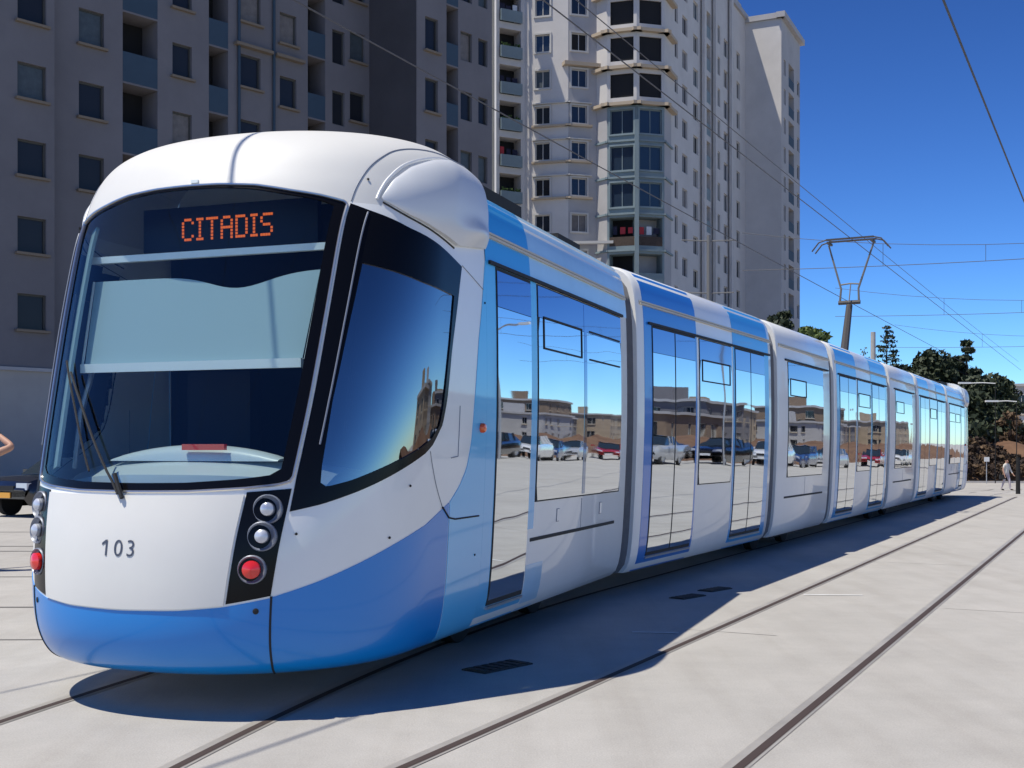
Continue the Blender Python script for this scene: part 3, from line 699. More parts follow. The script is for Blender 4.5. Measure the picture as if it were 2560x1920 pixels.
def facade(bld, org, P0, P1, z0, z1, ops, mt='wall', mb=None, closeup=True):
    """a wall from P0 to P1 (left to right seen from outside) with real openings; ops = (t0,t1,za,zb,kind,opts)"""
    P0 = Vector(P0)-org; P1 = Vector(P1)-org; d = (P1-P0); L = d.length; d /= L; n = Vector((d.y, -d.x)); rz = math.atan2(d.y, d.x)
    own_ = mb is None; mb = mb or MB()
    pt = lambda t, z, e=0.: (P0.x+d.x*t-n.x*e, P0.y+d.y*t-n.y*e, z)
    ops = [o for o in ops if o[0] > .02 and o[1] < L-.02 and o[2] > z0 and o[3] < z1]
    ts = sorted({0., L}|{o[0] for o in ops}|{o[1] for o in ops}); zs = sorted({z0, z1}|{o[2] for o in ops}|{o[3] for o in ops})
    for i in range(len(ts)-1):
        run = None
        for j in range(len(zs)-1):
            tc, zc = (ts[i]+ts[i+1])/2, (zs[j]+zs[j+1])/2
            hole = any(o[0] < tc < o[1] and o[2] < zc < o[3] for o in ops)
            if not hole: run = (run[0] if run else zs[j], zs[j+1])
            if (hole or j == len(zs)-2) and run:
                mb.add([pt(ts[i], run[0]), pt(ts[i+1], run[0]), pt(ts[i+1], run[1]), pt(ts[i], run[1])], [(0, 1, 2, 3)]); run = None
    for (t0, t1, a, b, kind, op) in ops:
        e = {'win': .22, 'log': 1.3, 'dark': .6}[kind]
        for q in ([pt(t0, a), pt(t1, a), pt(t1, a, e), pt(t0, a, e)], [pt(t0, b), pt(t1, b), pt(t1, b, e), pt(t0, b, e)], [pt(t0, a), pt(t0, b), pt(t0, b, e), pt(t0, a, e)], [pt(t1, a), pt(t1, b), pt(t1, b, e), pt(t1, a, e)]):
            mb.add(q, [(0, 1, 2, 3)])
        tm = (t0+t1)/2
        if kind == 'win':
            fm, pm = window_mesh(t1-t0-.004, b-a-.004, op.get('mull', True), op.get('fr', 'frame'), op.get('pn', 'pane'))
            wo = put('window', fm, bld, pt(tm, a+.002, .16), rz); put('pane', pm, wo, (0, 0, 0), 0)
            if op.get('sill'):
                so = MB().box((0, 0, 0), (t1-t0+.22, .26, .10)).build('sill', op['sill'], wo, smooth=False); so.location = (0, -.22, -.05)
            if op.get('sur'):
                m_ = MB(); W_, H_ = t1-t0, b-a; s_ = .14
                m_.box((0, -.20, H_+s_/2), (W_+2*s_, .10, s_)); m_.box((0, -.20, -s_/2), (W_+2*s_, .12, s_)); m_.box((-W_/2-s_/2, -.20, H_/2), (s_, .09, H_)); m_.box((W_/2+s_/2, -.20, H_/2), (s_, .09, H_))
                m_.build('surround', op['sur'], wo, smooth=False)
        elif kind == 'log':
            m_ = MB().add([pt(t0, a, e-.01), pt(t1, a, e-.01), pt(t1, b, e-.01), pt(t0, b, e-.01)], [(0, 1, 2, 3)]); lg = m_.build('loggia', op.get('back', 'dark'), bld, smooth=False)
            ph = op.get('ph', 1.0)
            pp = MB().box((0, 0, ph/2), (t1-t0-.01, .12, ph)).build('parapet', op.get('par', 'teal'), bld, smooth=False); pp.location = pt(tm, a+.003, .055 if not op.get('out') else -.25); pp.rotation_euler = (0, 0, rz)
            if op.get('door'):
                fm, pm = window_mesh(min(1.5, (t1-t0)*.6), 2.0, True, 'frame', 'pane'); wo = put('window', fm, lg, pt(tm+.2, a+.2, e-.06), rz); put('pane', pm, wo, (0, 0, 0), 0)
            if op.get('stuff'):
                for q in range(3):
                    cl = MB().box((0, 0, 0), (.35+.2*random.random(), .05, .45+.3*random.random())).build('laundry', random.choice(['cloth1', 'cloth2', 'shirtd', 'shirtd']), lg, smooth=False)
                    cl.location = pt(t0+.4+(t1-t0-.8)*q/2, a+1.25+.15*random.random(), .35); cl.rotation_euler = (0, 0, rz)
            if op.get('plant'):
                cl = MB()
                for q in range(60):
                    c_ = Vector((random.uniform(-.45, .45)*(t1-t0), random.uniform(-.15, .1), random.uniform(-.15, .3))); cl.box(c_, (.16, .03, .10), random.random()*3)
                cl = cl.build('planter', 'plant', lg, smooth=False); cl.location = pt(tm, a+ph+.02, .02); cl.rotation_euler = (0, 0, rz); cl['kind'] = 'stuff'
        else:
            mb.add([pt(t0, a, e-.01), pt(t1, a, e-.01), pt(t1, b, e-.01), pt(t0, b, e-.01)], [(0, 1, 2, 3)])
    if own_: return mb.build('wall', mt, bld, smooth=False)
def solid(bld, org, pts, z0, z1, mt, skip=(), name='wall'):
    """side and roof faces of a block; edges listed in skip are left to facades"""
    mb = MB(); P = [Vector(p)-org for p in pts]; n = len(P)
    for i in range(n):
        if i in skip: continue
        a, b = P[i], P[(i+1) % n]; mb.add([(a.x, a.y, z0), (b.x, b.y, z0), (b.x, b.y, z1), (a.x, a.y, z1)], [(0, 1, 2, 3)])
    mb.add([(p.x, p.y, z1-.02) for p in P], [tuple(range(n))])
    return mb.build(name, mt, bld, smooth=False)
def roofline(bld, org, a, b, z, hgt, mt, name='roof_parapet', wd=.5):
    a = Vector(a)-org; b = Vector(b)-org; c = (a+b)/2; l = (b-a).length
    return MB().box((0, 0, 0), (l+wd, wd, hgt)).build(name, mt, bld, smooth=False, loc=(c.x, c.y, z), rz=math.atan2((b-a).y, (b-a).x))
ZB = -.9
# --- the long block on the left, in its own shade
oL = Vector((-24., 44.5)); dL = Vector((.676, .737)).normalized(); nL = Vector((dL.y, -dL.x))
HL = 43.
bl = empty('apartment_block', (oL.x, oL.y, 0)); tag(bl, 'tall shaded apartment block with blue loggia columns rising behind the tram cab', 'building')
zr = [4.0+3.1*k for k in range(-1, 13)]    # floor levels: window centre = level + 3.1 - ...
def pl(t, e=0.): q = oL+dL*t+nL*e; return (q.x, q.y)
def rowz(k): return 7.07+3.1*k
M['frameL'] = mat('dark_window_frame', (.06, .06, .055), .7)
def colwin(t, wd, ht, k0, k1, dz=0., **op):
    op.setdefault('fr', 'frameL'); op.setdefault('pn', 'paneL'); op.setdefault('mull', False)
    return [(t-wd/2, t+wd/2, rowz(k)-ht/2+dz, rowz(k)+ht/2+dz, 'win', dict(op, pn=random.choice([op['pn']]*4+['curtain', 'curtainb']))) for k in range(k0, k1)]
def collog(t0, t1, k0, k1, dz=-1.9, h=3.02, **op): return [(t0, t1, rowz(k)+dz, rowz(k)+dz+h, 'log', op) for k in range(k0, k1)]
T0 = -10.
def seg_ops(base, ops): return [(o[0]-base, o[1]-base)+tuple(o[2:]) for o in ops]
# projecting bay at far left, main wall, stepped-forward end
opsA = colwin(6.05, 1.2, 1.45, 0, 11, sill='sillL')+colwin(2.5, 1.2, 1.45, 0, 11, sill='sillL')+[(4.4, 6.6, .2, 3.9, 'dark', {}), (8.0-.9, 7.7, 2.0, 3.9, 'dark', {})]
opsA = [o for o in opsA if o[4] != 'dark']+[(5.2, 7.0, 1.95, 4.25, 'win', dict(mull=False, fr='dark', pn='dark'))]
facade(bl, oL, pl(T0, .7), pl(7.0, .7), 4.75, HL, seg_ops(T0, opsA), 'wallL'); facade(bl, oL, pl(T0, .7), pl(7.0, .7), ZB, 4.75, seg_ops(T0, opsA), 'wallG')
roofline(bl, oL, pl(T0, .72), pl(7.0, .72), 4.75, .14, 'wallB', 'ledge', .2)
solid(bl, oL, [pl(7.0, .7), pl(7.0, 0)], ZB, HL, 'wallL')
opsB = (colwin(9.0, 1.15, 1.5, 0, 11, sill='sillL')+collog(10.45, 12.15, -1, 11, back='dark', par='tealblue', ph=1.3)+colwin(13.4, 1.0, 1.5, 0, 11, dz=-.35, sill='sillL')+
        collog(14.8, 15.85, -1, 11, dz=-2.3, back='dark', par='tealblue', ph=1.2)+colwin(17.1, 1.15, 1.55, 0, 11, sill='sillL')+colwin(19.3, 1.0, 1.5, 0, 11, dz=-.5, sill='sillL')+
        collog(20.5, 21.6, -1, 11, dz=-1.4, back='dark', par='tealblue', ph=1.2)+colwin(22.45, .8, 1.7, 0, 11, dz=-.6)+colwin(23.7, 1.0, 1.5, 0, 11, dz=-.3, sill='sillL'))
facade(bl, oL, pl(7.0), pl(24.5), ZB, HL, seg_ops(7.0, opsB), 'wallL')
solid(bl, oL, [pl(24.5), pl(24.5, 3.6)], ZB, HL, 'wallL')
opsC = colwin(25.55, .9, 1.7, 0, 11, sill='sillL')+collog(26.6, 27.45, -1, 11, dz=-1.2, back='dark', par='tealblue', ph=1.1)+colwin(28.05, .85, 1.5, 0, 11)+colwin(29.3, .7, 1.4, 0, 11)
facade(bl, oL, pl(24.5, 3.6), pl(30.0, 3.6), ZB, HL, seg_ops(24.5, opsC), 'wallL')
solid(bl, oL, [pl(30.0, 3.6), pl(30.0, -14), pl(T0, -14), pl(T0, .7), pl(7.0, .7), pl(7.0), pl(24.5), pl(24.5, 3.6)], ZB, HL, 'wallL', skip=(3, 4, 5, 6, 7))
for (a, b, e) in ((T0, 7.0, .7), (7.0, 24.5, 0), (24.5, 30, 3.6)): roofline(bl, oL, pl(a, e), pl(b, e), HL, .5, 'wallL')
for t in (16.4, 18.4): MB().tube([(*(Vector(pl(t, .09))-oL), ZB), (*(Vector(pl(t, .09))-oL), HL)], .07, 8).build('downpipe', 'tealblue', bl)
for k in range(-1, 11):   # ledges above the recessed entrances of two bays
    for t0, t1 in ((16.3, 18.1), (18.6, 20.0)):
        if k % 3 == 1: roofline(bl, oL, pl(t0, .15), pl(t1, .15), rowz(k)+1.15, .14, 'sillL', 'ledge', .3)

# --- the corner tower
oT = Vector((6., 100.)); HT = 46.
bt = empty('corner_tower', (oT.x, oT.y, 0)); tag(bt, 'cream high rise corner tower with a rounded glazed bay and ledged balconies', 'building')
def zT(k): return 20.3+3.0*k            # window centres
def tw(t, wd, ht, k0=-6, k1=8, dz=0., skip=(), **op): return [(t-wd/2, t+wd/2, zT(k)-ht/2+dz, zT(k)+ht/2+dz, 'win', dict(op, pn=random.choice([op.get('pn', 'pane')]*4+['curtain', 'curtainb', 'dark']))) for k in range(k0, k1) if k not in skip]
def tl(t0, t1, k0=-6, k1=8, dz=-1.35, h=2.45, **op): return [(t0, t1, zT(k)+dz, zT(k)+dz+h, 'log', dict(op, stuff=(k % 2 == 0 and op.get('stuff')), plant=(k in (1, 3, 5) and op.get('plant')))) for k in range(k0, k1)]
p0, p1, p2, p3 = (-1.3, 99.0), (1.05, 100.2), (4.65, 99.2), (7.05, 99.9)
bay = [(7.05, 99.9), (7.85, 98.95), (10.2, 98.2), (12.55, 98.85), (13.4, 101.0)]
facade(bt, oT, p0, p1, ZB, HT, tl(.3, 2.3, back='dark', par='teal', ph=.95, stuff=True, plant=True, out=True), 'wall')
facade(bt, oT, p1, p2, ZB, HT, tw(1.55, 1.25, 1.45, sur='frame', pn='pane')+[], 'wall')
facade(bt, oT, p2, p3, ZB, HT, tw(.95, 1.35, 1.45, fr='frame', sur='frame'), 'wallB')  # greyer wall puts this facet's shade into its colour
# ledges shared by the two flat facets
for k in (1, 2, 3):
    roofline(bt, oT, (1.9, 99.85), p2, zT(k)-.95, .16, 'sill', 'ledge', .5); roofline(bt, oT, p2, (6.4, 99.6), zT(k)-.95, .16, 'sill', 'ledge', .5)
    roofline(bt, oT, (1.9, 99.9), p2, zT(k)+.95, .10, 'frame', 'ledge', .4); roofline(bt, oT, p2, (6.4, 99.65), zT(k)+.95, .10, 'frame', 'ledge', .4)
roofline(bt, oT, p2, p3, zT(4)+1.1, .3, 'sill', 'ledge', .9)
roofline(bt, oT, p2, (8.1, 98.9), zT(-1)+1.3, .22, 'frame', 'ledge', .5)
def zY(k): return zT(k)-.85
for i in range(4):
    a, b = Vector(bay[i]), Vector(bay[i+1]); L = (b-a).length; ops = []
    if i in (1, 2):
        for k in range(-5, 9):
            wd = 1.95
            if k <= 0: ops.append((L/2-1.05, L/2+1.05, zY(k)-1.2, zY(k)+1.15, 'log', dict(back='wallB' if i == 2 else 'dark', par='bark' if k == 0 else 'teal', ph=.75, stuff=(k in (0, -2)))))
            elif k <= 3: ops.append((L/2-wd/2, L/2+wd/2, zY(k)-1.0, zY(k)+1.0, 'win', dict(fr='teal', pn='paneblue', sur='teal')))
            else: ops.append((L/2-wd/2, L/2+wd/2, zY(k)-1.0, zY(k)+.95, 'win', dict(fr='dark', pn='dark', mull=False)))
    facade(bt, oT, a, b, ZB, zY(3)+1.45, ops, 'teal' if i in (1, 2) else 'wallB')
    facade(bt, oT, a, b, zY(3)+1.45, HT, ops, 'wall')
    for k in range(-5, 9): roofline(bt, oT, a, b, zY(k)+1.42, .16 if k not in (3, 4, 5, 6) else .26, 'teal' if k < 3 else 'sill', 'ledge', .3 if k not in (3, 4, 5, 6) else .9)
MB().box((10.2-oT.x, 98.12-oT.y, 14), (.34, .25, 29)).build('pier', 'teal', bt, smooth=False)
# long side of the tower running back along the tracks
dT = Vector((.426, .905)).normalized(); q0 = Vector(bay[-1]); nT = Vector((dT.y, -dT.x)); LT = 25.0
qs = q0+dT*LT
opsS = (tw(1.4, .9, 1.55, dz=.4, fr='wallB')+tw(3.9, 1.5, 1.6, dz=.1, fr='wallB')+tw(7.2, 1.5, 1.6, dz=-.5)+tl(9.4, 12.0, dz=-1.7, back='dark', par='teal', ph=1.1, stuff=True)+tw(14.6, 1.5, 1.7, dz=-.2, pn='paneblue')+tw(17.4, 1.5, 1.7, dz=-.8, pn='paneblue')+
        tl(18.8, 20.4, dz=-1.9, back='teal', par='teal', ph=1.1)+tw(22.1, 1.4, 1.7, dz=-.6)+tw(24.6, 1.6, 1.9, dz=-1.0, pn='paneblue'))
facade(bt, oT, q0, qs, ZB, HT, opsS, 'wall')
for t0, t1 in ((8.7, 9.1), (12.4, 12.8), (18.2, 18.6)):
    a = q0+dT*t0+nT*.3; b = q0+dT*t1+nT*.3; roofline(bt, oT, a, b, HT/2, HT+.4, 'wall', 'pier', .25)
solid(bt, oT, [p0, p1, p2, p3]+bay[1:]+[tuple(qs), tuple(qs-nT*16), tuple(Vector(p0)+Vector((-3, 14)))], ZB, HT, 'wall', skip=tuple(range(0, 8)))
for a, b in ((p0, p1), (p1, p2), (p2, p3), (q0, qs)): roofline(bt, oT, a, b, HT, .5, 'wallB')
for k in range(6):
    c_ = q0+dT*(3+4.2*k)-nT*1.2; MB().box((c_.x-oT.x, c_.y-oT.y, HT+.7), (1.6, 1.8, 1.3), -R(25)).build('roof_hut', 'wallB', bt, smooth=False)
# --- stepped wing at the far end
ww = empty('stepped_wing', (qs.x, qs.y, 0)); tag(ww, 'narrow end wing with a blank cream wall beside the open sky', 'building')
r0 = qs; r1 = qs+nT*3.7; r2 = r1+dT*9.0
facade(ww, qs, r0, r1, ZB, HT-.3, [], 'wall')
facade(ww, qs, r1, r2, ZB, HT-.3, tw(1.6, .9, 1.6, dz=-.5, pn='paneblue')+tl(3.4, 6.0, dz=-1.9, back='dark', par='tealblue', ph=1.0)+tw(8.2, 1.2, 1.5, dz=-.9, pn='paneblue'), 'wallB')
solid(ww, qs, [tuple(r0), tuple(r1), tuple(r2), tuple(r2-nT*14), tuple(r0-nT*11)], ZB, HT-.3, 'wallB', skip=(0, 1))
roofline(ww, qs, r0, r1, HT-.3, .55, 'wallB'); roofline(ww, qs, r1, r2, HT-.3, .55, 'wallB', wd=.9)
# --- sunlit pillar standing between the block and the tower
pp_ = empty('stair_pillar', (-2.05, 97.0, 0)); tag(pp_, 'thin sunlit beige stair pillar between the shaded block and the tower', 'pillar')
MB().box((0, 0, 22), (.75, 1.6, 45.5)).build('shaft', 'beige', pp_, smooth=False, rz=-.35)
MB().box((0, 0, 45.0), (1.0, 1.9, .5)).build('cap', 'wall', pp_, smooth=False, rz=-.35)

# ------------------------------------------------------------ trees, bank, street furniture beyond the tram
def leafmesh(pts, nrm, size, name, mt, parent):
    n = len(pts); P = np.array(pts); d = rng.normal(size=(n, 3)); d /= np.linalg.norm(d, axis=1, keepdims=True)
    e = np.cross(d, rng.normal(size=(n, 3))); e /= np.linalg.norm(e, axis=1, keepdims=True)
    s = size*(.6+.8*rng.random((n, 1)))
    V = np.stack([P-d*s, P+e*s*.55, P+d*s, P-e*s*.55], 1).reshape(-1, 3)
    me = bpy.data.meshes.new(name); me.from_pydata(V.tolist(), [], [(4*i, 4*i+1, 4*i+2, 4*i+3) for i in range(n)]); me.materials.append(M[mt])
    o = bpy.data.objects.new(name, me); col.objects.link(o); o.parent = parent; return o
def tree(label, x, y, h, r, n=4200, mt='leafd', shape='round', base=.25, leaf=.22, group='trees beyond the tram', name='bushy_tree'):
    z = gz(x, y); t = empty(name, (x, y, z), random.random()*6); tag(t, label, 'tree', group)
    mb = MB(); mb.tube([(0, 0, -.2), (.05, .02, h*.3), (-.03, .05, h*.62), (0, 0, h*.9)], [.05*r+.10, .04*r+.08, .03*r+.04, .02], 8)
    cl = []
    if shape == 'round':
        nc = 26
        for k in range(nc):
            a = random.random()*6.28; ph = random.random(); rr = r*(.25+.75*math.sqrt(random.random())); zz = h*(base+(1-base)*ph)
            f = math.sin(min(1, max(.12, (1-ph)*1.1+.08))*math.pi*.5)*(1 if ph > .25 else .65+ph)
            cl.append((Vector((math.cos(a)*rr*f, math.sin(a)*rr*f, zz*.93)), r*(.22+.2*random.random())))
    else:
        lay = 19
        for k in range(lay):
            ph = k/(lay-1); zz = h*(base+(1-base)*ph)*.97; R_ = r*(1-ph)**.8+.08
            for q in range(max(3, int(10*(1-ph)+3))):
                a = random.random()*6.28; rr = R_*(.45+.55*random.random()); cl.append((Vector((math.cos(a)*rr, math.sin(a)*rr, zz-.12*rr)), max(.32, R_*.32)))
    for c_, s_ in cl[::2]: mb.tube([(0, 0, max(.3, c_.z-.5*c_.to_2d().length-.2)), c_*.55+Vector((0, 0, c_.z*.40)), c_], [.05, .03, .012], 5)
    mb.build('trunk', 'bark', t)
    pts = []; per = n//len(cl)
    for c_, s_ in cl:
        q = rng.normal(size=(per, 3)); q /= np.linalg.norm(q, axis=1, keepdims=True); q *= (s_*(.35+.75*rng.random((per, 1))**.5)); q[:, 2] *= .62 if shape == 'round' else .4
        pts.append(q+np.array(c_))
    leafmesh(np.vstack(pts), None, leaf, 'crown', mt, t)
    return t
def wx(px, d): return (px-1106)*d/2592.   # sideways position of something seen that far away
tree('dark evergreen tree growing against the foot of the end wing', wx(1682, 86), 86, 13.2, 1.7, 3200, 'leafd', base=.35)
tree('light green broad tree just clear of the end wing', wx(1738, 80), 80, 11.6, 2.3, 4600, 'leafg', base=.3)
tree('dark pine with a wide crown, right behind the rear car roofs', wx(1962, 96), 96, 9.2, 3.6, 6200, 'leafd', base=.15, leaf=.26)
tree('broad dark cedar in the middle of the dense clump', wx(2025, 98), 98, 10.6, 4.0, 7500, 'leafd', base=.12, leaf=.26)
tree('tall dark conifer with a pointed top in the dense clump', wx(2088, 95), 95, 11.0, 4.3, 9000, 'leafd', 'cone', base=.06, leaf=.26, name='conifer_tree')
tree('low rounded dark tree at the edge of the clump by the bank', wx(2142, 92), 92, 7.9, 3.2, 6500, 'leafd', base=.2, leaf=.26)
tree('dark spreading tree low against the rear cab of the tram', wx(2085, 90), 90, 6.6, 3.6, 7000, 'leafd', base=.3, leaf=.26)
tree('dark shrubby tree on top of the bank by the road', wx(2168, 89), 89, 5.6, 1.8, 3000, 'leafd', base=.35)
tree('bare topped conifer with sparse twigs beside the concrete pole', wx(1916, 96), 96, 12.4, 1.9, 2200, 'leafd', 'cone', base=.45, leaf=.13, name='conifer_tree')
tree('thin sparse conifer on the tower side of the concrete pole', wx(1866, 96), 96, 10.6, 1.0, 420, 'leafd', 'cone', base=.45, leaf=.12, name='conifer_tree')
tree('olive clipped tree beside the far beige houses', wx(2176, 88), 88, 5.0, 1.4, 2400, 'leafb', base=.5)
# brown planted bank
mb = MB(); rows = []
bx0, bx1 = wx(1960, 82), wx(2420, 82)
for j, (yy, zz) in enumerate(((82.0, 0), (82.5, .5), (84.2, 1.8), (86.0, 2.7), (88.5, 3.1), (100, 2.9), (108, .0))):
    rows.append([(x, yy+(x-bx0)*-.10, gz(x, yy)-.05+zz*(.86+.14*math.sin(x*1.1))) for x in np.linspace(bx0, bx1, 24)])
tag(mb.grid(rows).build('embankment', 'earth'), kind='structure')
def hedge(label, x, y, L, h, ang, mt, n=900):
    t = empty('hedge_row', (x, y, gz(x, y)+.2), ang); tag(t, label, 'hedge', 'planted rows running up the brown bank')
    p = rng.random((n, 3))*np.array([L, .75, 1])-np.array([0, .37, 0]); p[:, 2] = np.sqrt(p[:, 2])*h*(.8+.2*np.sin(p[:, 0]*4))+p[:, 0]*.42
    leafmesh(p, None, .16, 'foliage', mt, t)
    MB().tube([(0, 0, -.3), (L*.5, 0, .3+L*.2), (L, 0, L*.40)], .06, 5).build('stem', 'bark', t)
for k in range(8):
    mt = ['leafb', 'leafk'][k % 2]
    hedge('%s clipped row climbing the brown bank, %s' % ('rust brown' if mt == 'leafb' else 'dark brown', ['beside the rear cab', 'second from the rear cab', 'behind the square sign', 'just past the square sign', 'between sign and walking person', 'behind the walking person', 'by the short dark pole', 'farthest along the road'][k]), wx(2080+24*k, 81.5), 81.6-.1*k*.7, 5.2, .8, R(120), mt)
# far road edge and kerb in front of the bank
o = MB().box((wx(2230, 80.6), 80.6, gz(0, 80)+.04), (26, .25, .16), -.10).build('kerb', 'conc', smooth=False); tag(o, kind='structure')
# far beige houses at the right
def house(label, x, y, wd, dp, h, rz, rows_, cols_, mt='wall', name='house', group=None):
    e = empty(name, (x, y, gz(x, y)), rz); tag(e, label, 'building', group); o_ = Vector((0, 0))
    fl = h/rows_; sp = wd/cols_
    for P, Q, c_ in (((-wd/2, -dp/2), (wd/2, -dp/2), cols_), ((-wd/2, dp/2), (-wd/2, -dp/2), max(1, int(dp/sp))), ((wd/2, -dp/2), (wd/2, dp/2), max(1, int(dp/sp)))):
        L = (Vector(Q)-Vector(P)).length; s_ = L/c_
        ops = [(s_*(i+.5)-.6, s_*(i+.5)+.6, fl*j+fl*.32, fl*j+fl*.80, 'win', dict(sill='sill')) for i in range(c_) for j in range(rows_)]
        facade(e, o_, P, Q, -.3, h, ops, mt)
    solid(e, o_, [(-wd/2, -dp/2), (wd/2, -dp/2), (wd/2, dp/2), (-wd/2, dp/2)], -.3, h, mt, skip=(0, 1, 3))
    MB().box((0, 0, h+.15), (wd+.6, dp+.6, .3)).build('roof', 'wallB', e, smooth=False)
    MB().box((wd*.2, 0, h+1.0), (2.2, 2.2, 1.6)).build('roof_hut', mt, e, smooth=False)
    return e
house('far beige house showing past the dark trees at the end of the road', wx(2240, 140), 140, 6, 7, 9.5, -.45, 2, 2, 'wall')
# poles
def pole(label, x, y, h, r=.14, mt='conc', name='concrete_pole', arms=()):
    e = empty(name, (x, y, gz(x, y))); tag(e, label, 'pole')
    MB().tube([(0, 0, -.2), (0, 0, h)], [r, r*.72], 10).build('shaft', mt, e)
    for (z, l, rz) in arms: MB().tube([(0, 0, z), (math.cos(rz)*l, math.sin(rz)*l, z+.05)], .035, 6).build('cross_arm', mt, e)
    return e
pole('thick grey concrete pole standing beyond the rear cars', wx(1886, 62), 62, 8.2, .17)
pole('grey steel mast with two cross arms in front of the tower', wx(1531, 62), 62, 13.2, .14, 'mast', 'steel_mast', ((12.9, 1.4, 0), (12.9, 1.4, math.pi), (10.2, 1.3, 0), (10.2, 1.5, math.pi)))
pole('short dark pole at the roadside past the walking person', wx(2199, 42), 42, 1.28, .08, 'under', 'short_pole')
def lamp(label, x, y, h, arm):
    e = empty('street_lamp', (x, y, gz(x, y))); tag(e, label, 'street lamp', 'street lamps along the far road')
    MB().tube([(0, 0, -.2), (0, 0, h*.6), (0, 0, h)], [.035, .03, .025], 8).build('post', 'under', e)
    MB().tube([(0, 0, h), (-arm*.5, 0, h+.05), (-arm, 0, h+.02)], .035, 6).build('arm', 'lampw', e)
    MB().box((-arm-.35, 0, h+.03), (.8, .22, .11)).build('lamp_head', 'lampw', e, smooth=False)
lamp('white street lamp with a long arm over the trees, higher of two', wx(2150, 80), 80, 6.65, 1.7)
lamp('white street lamp with a short arm beside the beige house, lower of two', wx(2196, 79), 79, 5.4, 1.3)
e = empty('road_sign', (wx(2131, 79), 79, gz(0, 79))); tag(e, 'small square white road sign on a thin post before the bank', 'sign')
MB().tube([(0, 0, -.1), (0, 0, 1.75)], .03, 6).build('post', 'galv', e); MB().box((0, -.04, 1.6), (.34, .03, .30)).build('sign_plate', 'lampw', e, smooth=False)

# ------------------------------------------------------------ overhead line
def wire(name, pts, r, label, cat='wire', group=None, mt='wire'):
    o = MB().tube(pts, r, 5).build(name, mt); return tag(o, label, cat, group)
def along(off, z, s0, s1, n=9, sag=.0):
    return [(*(C2+D27*(s0+(s1-s0)*t)+N27*off), z-sag*4*t*(1-t)) for t in np.linspace(0, 1, n)]
wire('contact_wire', along(.0, 6.50, -20, 70), .009, 'contact wire running along the tram and touching the pantograph')
wire('messenger_wire', along(-.15, 7.05, -20, 70, 15, .15), .007, 'upper messenger wire strung just above the touched contact wire')
wire('contact_wire', along(3.95, 6.5, -20, 70), .014, 'contact wire above the empty track, steep across the open sky')
wire('feeder_wire', along(-2.35, 6.5, -20, 70, 15, .1), .010, 'feeder wire on the building side of the tram roof')
for k, (s0, z) in enumerate(((29, 7.7), (44, 7.6), (60, 7.4))):
    c_ = C2+D27*s0; a = c_-N27*6; b = c_+N27*16
    pts = [(a.x+(b.x-a.x)*t, a.y+(b.y-a.y)*t, z-.25*4*t*(1-t)) for t in np.linspace(0, 1, 15)]
    pt2 = [(a.x+(b.x-a.x)*t, a.y+(b.y-a.y)*t, z+1.3-1.1*4*t*(1-t)) for t in np.linspace(0, 1, 15)]
    w_ = empty('span_wire', (a.x, a.y, 0)); tag(w_, ['span wire pair crossing nearest beyond the pantograph', 'span wire pair crossing midway down the line', 'span wire pair crossing farthest down the line'][k], 'wire', 'cross spans over the tracks')
    sh = lambda P_: [(p[0]-a.x, p[1]-a.y, p[2]) for p in P_]
    MB().tube(sh(pts), .011, 5).build('lower_strand', 'wire', w_); MB().tube(sh(pt2), .009, 5).build('upper_strand', 'wire', w_)
    for i in (3, 5, 8, 9, 12): MB().tube([sh(pts)[i], sh(pt2)[i]], .008, 4).build('dropper', 'wire', w_)

